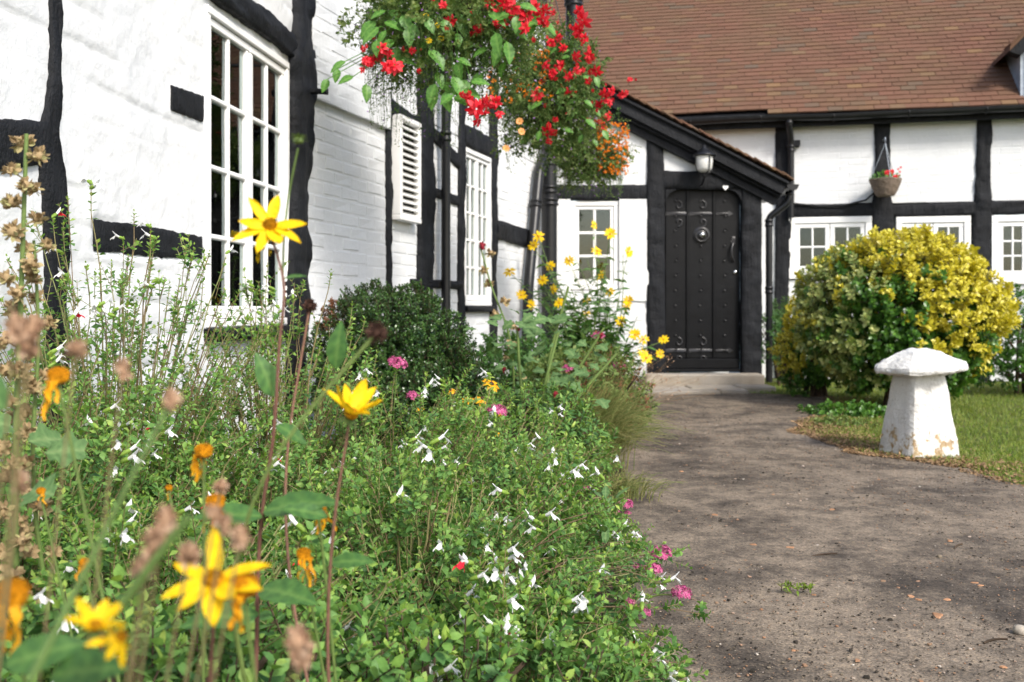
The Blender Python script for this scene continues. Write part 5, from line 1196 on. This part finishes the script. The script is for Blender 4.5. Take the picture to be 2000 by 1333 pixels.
# ================================================================== SUNFLOWERS AT THE SMALL WINDOW
rng = np.random.default_rng(77); r = random.Random(12)
HF = [(1160, 440), (1192, 458), (1052, 462), (1042, 480), (1226, 493), (995, 530), (1075, 520), (1175, 541), (1166, 490), (1060, 548), (1018, 578), (1145, 613), (1213, 628), (1240, 655), (1257, 663), (1296, 664), (1288, 692), (1145, 585), (1092, 592), (1036, 596), (1222, 600), (1112, 510), (1228, 588), (1190, 570), (1255, 690), (1120, 640), (1080, 565), (1262, 700)]
sf = thing('window_sunflower', 'bushy perennial sunflower with many yellow heads in front of the small white window', 'flower', (.80, 8.7, 0)); gs, gl = Geo(), Geo()
for i, (px, py) in enumerate(HF+[(r.uniform(1040, 1250), r.uniform(490, 680)) for _ in range(44)]):
    Y = r.uniform(8.2, 9.2); p = at(px, py, Y); b = Vector((r.gauss(.80, .12), r.gauss(8.75, .18), 0)); m_ = b.lerp(p, .6)+Vector((r.gauss(0, .03), 0, .08)); P = curve([b, m_, p-Vector((0, 0, .01))], 8); gs.tube(P, np.linspace(.006, .0028, len(P)), 5, rnd=r.random())
    if i < len(HF): obj('flower_head', HELF[i % 3], sf, Matrix.Translation(p) @ euler_dir((r.gauss(0, .5), -.9, r.uniform(.1, .8)), i) @ Matrix.Scale(r.uniform(1.35, 1.8), 4))
    n = 30; q = P[(np.linspace(.15, .97, n)*(len(P)-1)).astype(int)]; a = np.arange(n)*2.4+i; ax = np.stack([np.cos(a), np.sin(a), rng.uniform(-.3, .5, n)], 1); sz = np.linspace(.19, .07, n)*rng.uniform(.8, 1.2, n); gl.inst(L_LANCE, frames(ax, np.tile([[0, 0, 1.]], (n, 1))+rng.normal(0, .3, (n, 3))), q, 0, None, np.repeat(sz[:, None], 3, 1))
part('stems', gs, STEMG, sf); part('leaves', gl, HEL, sf, kind='stuff')
# ================================================================== NEAR SUNFLOWERS AND WITHERED STALKS
ns1 = thing('tall_sunflower', 'tall yellow sunflower with one open head in front of the tall window', 'flower', (-.29, 1.12, 0))
daisy(ns1, at(528, 442, 1.05), (.18, -.86, .5), 0, 8, 1.0, [262, 232, 195, 162, 118, 95, 40, -10][::1], 12)
stem(ns1, [(-.30, 1.12, 0), at(500, 1300, 1.1), at(512, 1000, 1.08), at(534, 850, 1.06), at(545, 680, 1.055), at(553, 545, 1.056), at(534, 474, 1.058)], .0035, .0014, STEMP)
stem(ns1, [at(552, 548, 1.06), at(556, 450, 1.07), at(566, 370, 1.07), at(582, 290, 1.06)], .0013, .0011, STEMG, 'bud_stem')
g = Geo(); disc_geo(g, .0062, .0055); n = 26; a = np.arange(n)*2.4; ax = nrm(np.stack([np.cos(a), np.sin(a), np.linspace(.2, 1.6, n)], 1)); g.inst(L_LANCE, frames(ax, -ax*[1, 1, 0]+[0, 0, 1]), ax*.003, 0, None, np.full((n, 3), .009)); part('bud', g, STEMG, ns1, Matrix.Translation(at(583, 277, 1.06)))
for px, py, ax, L, w in ((553, 545, (.9, -.2, .25), .026, .35), (534, 775, (-.25, -.2, .95), .05, .5), (540, 830, (.75, -.3, -.3), .04, .5), (514, 1000, (.95, -.2, .3), .085, .48), (512, 1010, (-.9, -.3, .2), .07, .48), (508, 1150, (.7, -.5, .1), .08, .48), (505, 1200, (-.8, -.4, .1), .08, .48)):
    bigleaf(ns1, at(px, py, 1.07), ax, (0, -.5, .9), L, w, HEL, serr=.04)
ns2 = thing('half_open_sunflower', 'yellow sunflower head seen from the side above the white salvia flowers', 'flower', (-.12, 1.1, 0))
daisy(ns2, at(685, 812, 1.02), (.35, -.25, .9), 0, 9, .98, None, 40)
stem(ns2, [(-.14, 1.12, 0), at(640, 1250, 1.06), at(655, 1000, 1.03), at(683, 822, 1.02)], .003, .0014, STEMP)
for px, py, Y, bpt in ((605, 599, 1.2, (560, 900)), (735, 651, .8, (560, 860))):
    p = at(px, py, Y); stem(ns2, [(-.16, 1.13, .05), at(bpt[0], bpt[1], Y), p], .0024, .0014, STEMP if px == 605 else STEMG, 'side_stem'); obj('seed_head', DARKH, ns2, Matrix.Translation(p) @ Matrix.Scale(.85, 4))
for px, py, ax in ((655, 720, (.1, -.2, 1)), (640, 1010, (-.8, -.2, .3)), (645, 1100, (.8, -.3, .2))): bigleaf(ns2, at(px, py, 1.05), ax, (0, -.6, .8), .05, .45, HEL, serr=.04)
ns3 = thing('near_sunflower', 'large out-of-focus yellow sunflower at the lower left', 'flower', (-.2, .85, 0))
daisy(ns3, at(420, 1135, .70), (-.15, -.6, .75), 0, 8, .98, [165, 200, 235, 262, 300, 20, 75, 120], 6)
stem(ns3, [(-.2, .85, 0), at(400, 1500, .8), at(415, 1250, .76), at(420, 1148, .752)], .0035, .0015, STEMP)
daisy(ns3, at(185, 1225, .56), (.3, -.15, .95), 0, 7, .5, None, 25); daisy(ns3, at(235, 1245, .56), (.6, -.2, .5), 0, 6, .45, None, -30)
stem(ns3, [(-.22, .85, 0), at(190, 1500, .7), at(200, 1240, .625)], .003, .0013, STEMP, 'side_stem')
for px, py, ax, L in ((100, 1320, (.9, -.4, .3), .055), (10, 800, (-.6, -.2, .8), .045), (10, 1300, (.8, 0, .3), .05)): bigleaf(ns3, at(px, py, .62), ax, (0, -.8, .7), L, .5, HEL, serr=.04)
cf = thing('withered_coneflower', 'withered orange coneflowers with hanging petals across the lower left', 'flower', (-.35, 1.1, 0)); g = Geo()
for i, (px, py, Y, s_) in enumerate(((115, 740, .9, .9), (398, 886, 1.0, .85), (421, 985, .95, .85), (622, 990, 1.1, .75), (593, 1086, 1.08, .75), (22, 1168, .66, 1.05), (478, 1152, .70, .95), (165, 1102, 1.0, .5), (330, 955, 1.2, .4), (80, 962, 1.2, .5))):
    p = at(px, py, Y); spent_head(cf, p, (.1, -.2, 1), s_, 5 if s_ > .6 else 2, i); b = Vector((p.x*.9+random.gauss(0, .03), p.y+.08, 0)); P = curve([b, b.lerp(p, .6)+Vector((.01, 0, 0)), p-Vector((0, 0, .005))], 8); g.tube(P, np.linspace(.0028, .0015, len(P)), 5)
part('stems', g, STEMG, cf)
wd = thing('withered_stalk', 'blurred brown withered flower stalks closest to the camera at the lower left', 'plant', (-.18, .6, 0)); g = Geo()
HD = [(300, 1060, .52, .62), (322, 1015, .53, .55), (283, 1110, .52, .6), (420, 1005, .55, .5), (470, 1050, .55, .55), (368, 1085, .56, .6), (440, 1025, .56, .45), (582, 1255, .55, .7), (590, 1290, .55, .55), (50, 665, .55, .75), (62, 640, .55, .55), (148, 684, .6, .55), (240, 722, .62, .55), (30, 640, .56, .6), (432, 950, .75, .5), (40, 940, .6, .5), (800, 1010, .9, .0)]
for i, (px, py, Y, s_) in enumerate(HD):
    if not s_: continue
    p = at(px, py, Y); obj('seed_head', BROWNH[i % 3], wd, Matrix.Translation(p) @ euler_dir((random.gauss(0, .4), 0, 1), i) @ Matrix.Scale(s_, 4)); P = curve([(p.x-.16, p.y+.18, 0), (p.x-.06, p.y+.07, p.z*.65), tuple(p)], 8); g.tube(P, np.linspace(.0013, .0008, len(P)), 5)
part('stems', g, STEMR, wd)
obj('seed_head', BROWNH[0], wd, Matrix.Translation(at(335, 782, .55)) @ Matrix.Scale(.5, 4)); stem(wd, [at(60, 1330, .5), at(170, 1110, .52), at(290, 870, .54), at(334, 788, .55)], .0022, .0012, STEMG, 'green_stem'); stem(wd, [at(240, 1180, .5), at(310, 1085, .5), at(370, 1010, .5)], .0028, .002, STEMG, 'green_stem')
# ================================================================== HANGING BASKETS
def begonia_mesh(seed, n1=16, L=.036):
    r = np.random.default_rng(seed); g = Geo()
    for ring, (cnt, cup, s_) in enumerate(((6, -.25, 1.0), (6, .25, .85), (5, .9, .6))):
        a = np.arange(cnt)*2*math.pi/cnt+ring*.5+r.normal(0, .15, cnt); ax = np.stack([np.cos(a), np.sin(a), cup+r.normal(0, .2, cnt)], 1); g.inst(leaf_tpl(.52, .12, .2, 4, .5), frames(ax, np.tile([[0, 0, 1.]], (cnt, 1))+r.normal(0, .2, (cnt, 3))), ax*.003, 0, r.random(cnt), np.repeat(r.uniform(.75, 1.1, (cnt, 1))*L*s_, 3, 1))
    return g.mesh('begonia_flower', BEGR)
BEG = [begonia_mesh(k) for k in range(4)]
g = Geo(); nn = 7; a = np.arange(nn)*2*math.pi/nn; ax = np.stack([np.cos(a), np.sin(a), np.full(nn, .45)], 1); g.inst(leaf_tpl(.9, .05, .1, 3, .6), frames(ax, np.tile([[0, 0, 1.]], (nn, 1))), ax*.002, 0, None, np.full((nn, 3), .024)); disc_geo(g, .005, .005, 1, 8); PETU = g.mesh('petunia_flower', [PEACH, YDISC])
def basket(label, c, rad, seed, reds, leaves, orange=None, petunias=(), purple=250, wall=None, strands=90, hang=.35, yr=.25, mats=(None, None), dome_n=700, gold=()):
    global rng
    rng = np.random.default_rng(seed); r = random.Random(seed); c = Vector(c); t_ = thing('hanging_basket', label, 'hanging basket', tuple(c), 'hanging flower baskets by the cottage wall')
    g = Geo(); g.lathe([(.0005, -.20), (.08, -.18), (.15, -.11), (.19, -.02), (.20, .02), (.185, .02), (.15, 0), (.0005, .0)], 20); part('coir_basket', g, SOIL, t_, Matrix.Translation(c+Vector((0, 0, -.02))))
    hook = c+Vector((0, 0, .75)); g = Geo()
    for k in range(3): a = k*2.094+.3; g.tube([(c.x+.195*math.cos(a), c.y+.195*math.sin(a), c.z), tuple(hook)], .0035, 5)
    part('chains', g, IRON, t_)
    if wall is not None:
        g = Geo(); w = wall; d = Vector((w.d[0], w.d[1], 0)); n_ = Vector((w.d[1], -w.d[0], 0)); q = hook-Vector((w.p[0], w.p[1], 0)); dist = q.dot(n_); foot = hook-n_*dist
        g.tube([tuple(foot), tuple(hook+Vector((0, 0, .02)))], .012, 8); g.tube([tuple(foot-Vector((0, 0, .45))), tuple(foot.lerp(hook, .7))], .010, 8); g.tube([tuple(foot+Vector((0, 0, .1))), tuple(foot-Vector((0, 0, .55)))], .014, 8); part('wall_bracket', g, IRON, t_)
    m0 = mats[0] or LOBL; m1 = mats[1] or OLIV
    P, Nn, inn, d = dome(c+Vector((0, 0, -.02)), rad, dome_n, -.85, .34, 2.0, seed); P = P+Nn*(np.abs(rng.normal(0, .06, (len(P), 1)))*(rng.random((len(P), 1)) < .3)); dirs = nrm(Nn+rng.normal(0, .5, P.shape)+np.array([0, 0, -.1])); fg, tw = Geo(), Geo(); half = rng.random(len(P)) < .6
    shoots(fg, P[half], dirs[half], .09, 14, (.014, .026), L_LANCE, (70, 25), twig=tw, twigr=.001); part('fine_foliage', fg, m0, t_, kind='stuff')
    fg = Geo(); shoots(fg, P[~half], dirs[~half], .09, 12, (.02, .038), L_OVAL, (75, 25), twig=tw, twigr=.001); part('soft_foliage', fg, m1, t_, kind='stuff')
    # trailing strands
    n = strands; a = rng.random(n)*6.283; t = np.linspace(0, 1, 10); q = rng.uniform(.6, 1.0, n); hl = hang*rng.uniform(.4, 1.1, n)
    S = np.zeros((n, 10, 3)); S[..., 0] = c.x+(rad[0]*q*np.cos(a))[:, None]*(.5+.5*np.sin(t*1.9)); S[..., 1] = c.y+(rad[1]*q*np.sin(a))[:, None]*(.5+.5*np.sin(t*1.9)); S[..., 2] = c.z-.03+.06*np.sin(t*3)[None]-hl[:, None]*t**1.7
    S += .02*np.stack([fbm(t[None]*4+a[:, None]*9, k*7., 0, seed) for k in range(3)], -1); tw.tubes(S, .0008, 3)
    pts = S[:, 3:].reshape(-1, 3); k = 5; pts = np.repeat(pts, k, 0)+rng.normal(0, .012, (len(pts)*k, 3)); sg = Geo(); sg.inst(L_LANCE, frames(rdir(len(pts)), rdir(len(pts))), pts, 0, None, np.repeat(rng.uniform(.009, .018, (len(pts), 1)), 3, 1)); part('trailing_foliage', sg, m0, t_, kind='stuff'); part('twigs', tw, LOBL, t_, kind='stuff')
    if purple:
        all_ = np.concatenate([S[:, 4:].reshape(-1, 3), P[P[:, 1] < c.y]]); s_ = all_[rng.integers(0, len(all_), purple)]+rng.normal(0, .012, (purple, 3)); pg = Geo()
        for k in range(3): pg.inst(leaf_tpl(.7, .05, .1, 2, .6), frames(rdir(purple)+np.array([0, -.2, 0]), rdir(purple)+np.array([0, -1., 0])), s_, 0, None, np.full((purple, 3), .009))
        part('lobelia_flowers', pg, PURP, t_, kind='stuff')
    if orange:
        (px0, px1, py0, py1, cnt) = orange; s_ = np.array([tuple(at(r.uniform(px0, px1), r.uniform(py0, py1), c.y-yr*r.uniform(.6, 1.0))) for _ in range(cnt)]); og = Geo()
        for k in range(5): og.inst(leaf_tpl(.7, .05, .1, 2, .6), frames(rdir(cnt)+np.array([0, -.1, .1]), rdir(cnt)+np.array([0, -1., .2])), s_, 0, None, np.full((cnt, 3), .016))
        part('orange_flowers', og, ORNG, t_, kind='stuff')
    for i, (px, py, s_) in enumerate(reds):
        p = at(px, py, c.y-yr*r.uniform(.75, 1.15)); obj('begonia_flower', BEG[i % 4], t_, Matrix.Translation(p) @ euler_dir((r.gauss(0, .6), -.7, r.uniform(-.9, .3)), i) @ Matrix.Scale(s_*1.12, 4))
        for _ in range(2): obj('begonia_flower', BEG[(i+1) % 4], t_, Matrix.Translation(p+Vector((r.gauss(0, .05), r.gauss(0, .03), r.gauss(0, .045)))) @ euler_dir((r.gauss(0, .8), -.6, r.uniform(-1, .2)), i) @ Matrix.Scale(s_*r.uniform(.35, .75), 4))
    for px, py in petunias: obj('petunia_flower', PETU, t_, Matrix.Translation(at(px, py, c.y-yr)) @ euler_dir((r.gauss(0, .2), -1, .2), 0))
    if gold:
        for px, py in gold: obj('yellow_flower', HELF[0], t_, Matrix.Translation(at(px, py, c.y-yr)) @ euler_dir((0, -1, .2), 0) @ Matrix.Scale(.5, 4))
    sg = Geo()
    for i, (px, py, L, an) in enumerate(leaves):
        p = at(px, py, c.y-yr*r.uniform(.6, 1.05)); ax = Vector((math.cos(math.radians(an)), -.35, -math.sin(math.radians(an)))); bigleaf(t_, p, ax, (r.gauss(0, .3), -.75, .7), L, .62, BEGL, serr=.12, droop=.3); sg.tube([tuple(p), tuple(p+(Vector((c.x, c.y, c.z))-p)*.35)], .0022, 4)
    if sg.n: part('leaf_stalks', sg, BEGL, t_)
    return t_
R_ = random.Random(4)
def scat(n, x0, x1, y0, y1, L=(.07, .11)): return [(R_.uniform(x0, x1), R_.uniform(y0, y1), R_.uniform(*L), R_.uniform(10, 170)) for _ in range(n)]
basket('nearest hanging basket with red begonias and green leaves at the top of the picture', at(880, 20, 5.1), (.47, .42, .38), 5, [(745, 95, .9), (738, 112, .8), (770, 128, 1.25), (722, 122, .8), (715, 118, .7), (760, 105, .7), (805, 100, .6), (880, 42, .9), (935, 60, .8), (865, 10, .6), (1000, 18, 1.2), (1030, 32, 1.2), (975, 28, 1.0), (1012, 45, 1.0), (1045, 15, 1.1), (985, 5, 1.1), (1025, 55, .9), (930, 213, 1.3), (948, 205, 1.1), (968, 200, 1.0), (920, 200, .8), (1060, 40, 1.0), (1138, 40, 1.25), (1128, 60, .9), (1140, 75, .7), (955, 8, .9), (1065, 20, .8)],
       scat(24, 730, 860, 10, 120)+scat(18, 860, 1000, 20, 130)+scat(10, 1000, 1070, 10, 70, (.06, .09))+scat(7, 830, 960, 130, 200)+[(690, 150, .08, 160), (660, 135, .07, 100), (640, 155, .07, 110), (675, 120, .09, 150), (715, 165, .09, 80), (850, 165, .1, 110), (870, 180, .1, 80), (905, 175, .1, 20), (920, 160, .09, 0), (885, 150, .11, 60)], None, (), 260, WA, 260, .56, .36, dome_n=2000, gold=((832, 32), (855, 50), (862, 75), (838, 80)))
basket('middle hanging basket with red begonias, orange trailers and peach petunias', at(1075, 185, 6.4), (.34, .34, .40), 6, [(1100, 95, .9), (1125, 112, 1.0), (1090, 75, .8), (1075, 85, .8), (1150, 108, 1.0), (1048, 186, 1.3), (1108, 184, 1.0), (1070, 256, 1.3), (1165, 140, 1.1), (1150, 160, .8), (1125, 140, 1.0), (1195, 180, .8), (1180, 185, 1.0), (1215, 186, .8), (1230, 155, .5), (1078, 145, .9), (1110, 150, .9), (1095, 128, .9), (1065, 130, .8), (1170, 205, .8), (1085, 235, .6), (1190, 200, .8), (1060, 160, .7)],
       scat(26, 1000, 1180, 80, 270, (.05, .085)), (950, 1080, 95, 200, 150), [(1015, 238), (1018, 258), (988, 291)], 160, WB, 120, .42, .30, (OLIV, LOBL), 1500)
basket('farthest hanging basket with orange and purple flowers beside the black soil pipe', at(1152, 300, 7.8), (.27, .27, .26), 7, [(1180, 232, 1.2), (1165, 242, 1.1), (1150, 238, .9), (1175, 250, .9), (1190, 225, .8)], scat(4, 1110, 1180, 240, 300, (.05, .07)), (1165, 1228, 240, 340, 260), (), 320, WB, 150, .30, .26, (LOBL, OLIV), 1100)
# small wicker basket on the rear house
u, z = R(1723, 372); wc = WR.world(u, -.24, z); wb = thing('wicker_basket', 'small wicker hanging basket with red flowers on the rear house post', 'hanging basket', tuple(wc))
g = Geo(); Wk = 18
for k in range(Wk):
    t = k/(Wk-1); rr = .085+.085*t**.7; a = np.linspace(0, 2*math.pi, 37); g.tube([((rr+.004*math.sin(q*9+k*math.pi))*math.cos(q), (rr+.004*math.sin(q*9+k*math.pi))*math.sin(q), -.09+.18*t+.003*math.sin(q*5+k)) for q in a], .0065, 5, rnd=random.random(), cap=False)
g.lathe([(.0005, -.09), (.08, -.09), (.155, .07), (.0005, .07)], 20); part('woven_bowl', g, WICKER, wb, Matrix.Translation(wc))
g = Geo()
for k in range(3): a = k*2.094+.5; g.tube([(wc.x+.165*math.cos(a), wc.y+.165*math.sin(a), wc.z+.09), (wc.x, wc.y, wc.z+.50)], .004, 5)
h0 = WR.world(u, -.03, wc.z+.56); g.tube([(wc.x, wc.y, wc.z+.50), (wc.x, wc.y, wc.z+.56), tuple(h0)], .006, 6); part('chains', g, LEAD, wb)
rng = np.random.default_rng(3); P, Nn, inn, d = dome(tuple(wc+Vector((0, 0, .10))), (.16, .16, .09), 110, -.1, .2, 3, 3); g = Geo(); shoots(g, P, nrm(Nn+np.array([0, 0, .6])), .05, 9, (.015, .03), L_OVAL); part('foliage', g, BEGL, wb, kind='stuff')
for dx, dz in ((-.03, .15), (.06, .10), (.02, .16)): obj('begonia_flower', BEG[0], wb, Matrix.Translation(wc+Vector((dx, -.13, dz))) @ euler_dir((0, -1, .3), 0))
for dx, dz in ((.12, .2), (.14, .17), (.15, .22), (.13, .13)): obj('begonia_flower', BEG[1], wb, Matrix.Translation(wc+Vector((dx, -.06, dz))) @ euler_dir((0, -1, .3), 0) @ Matrix.Scale(.45, 4))
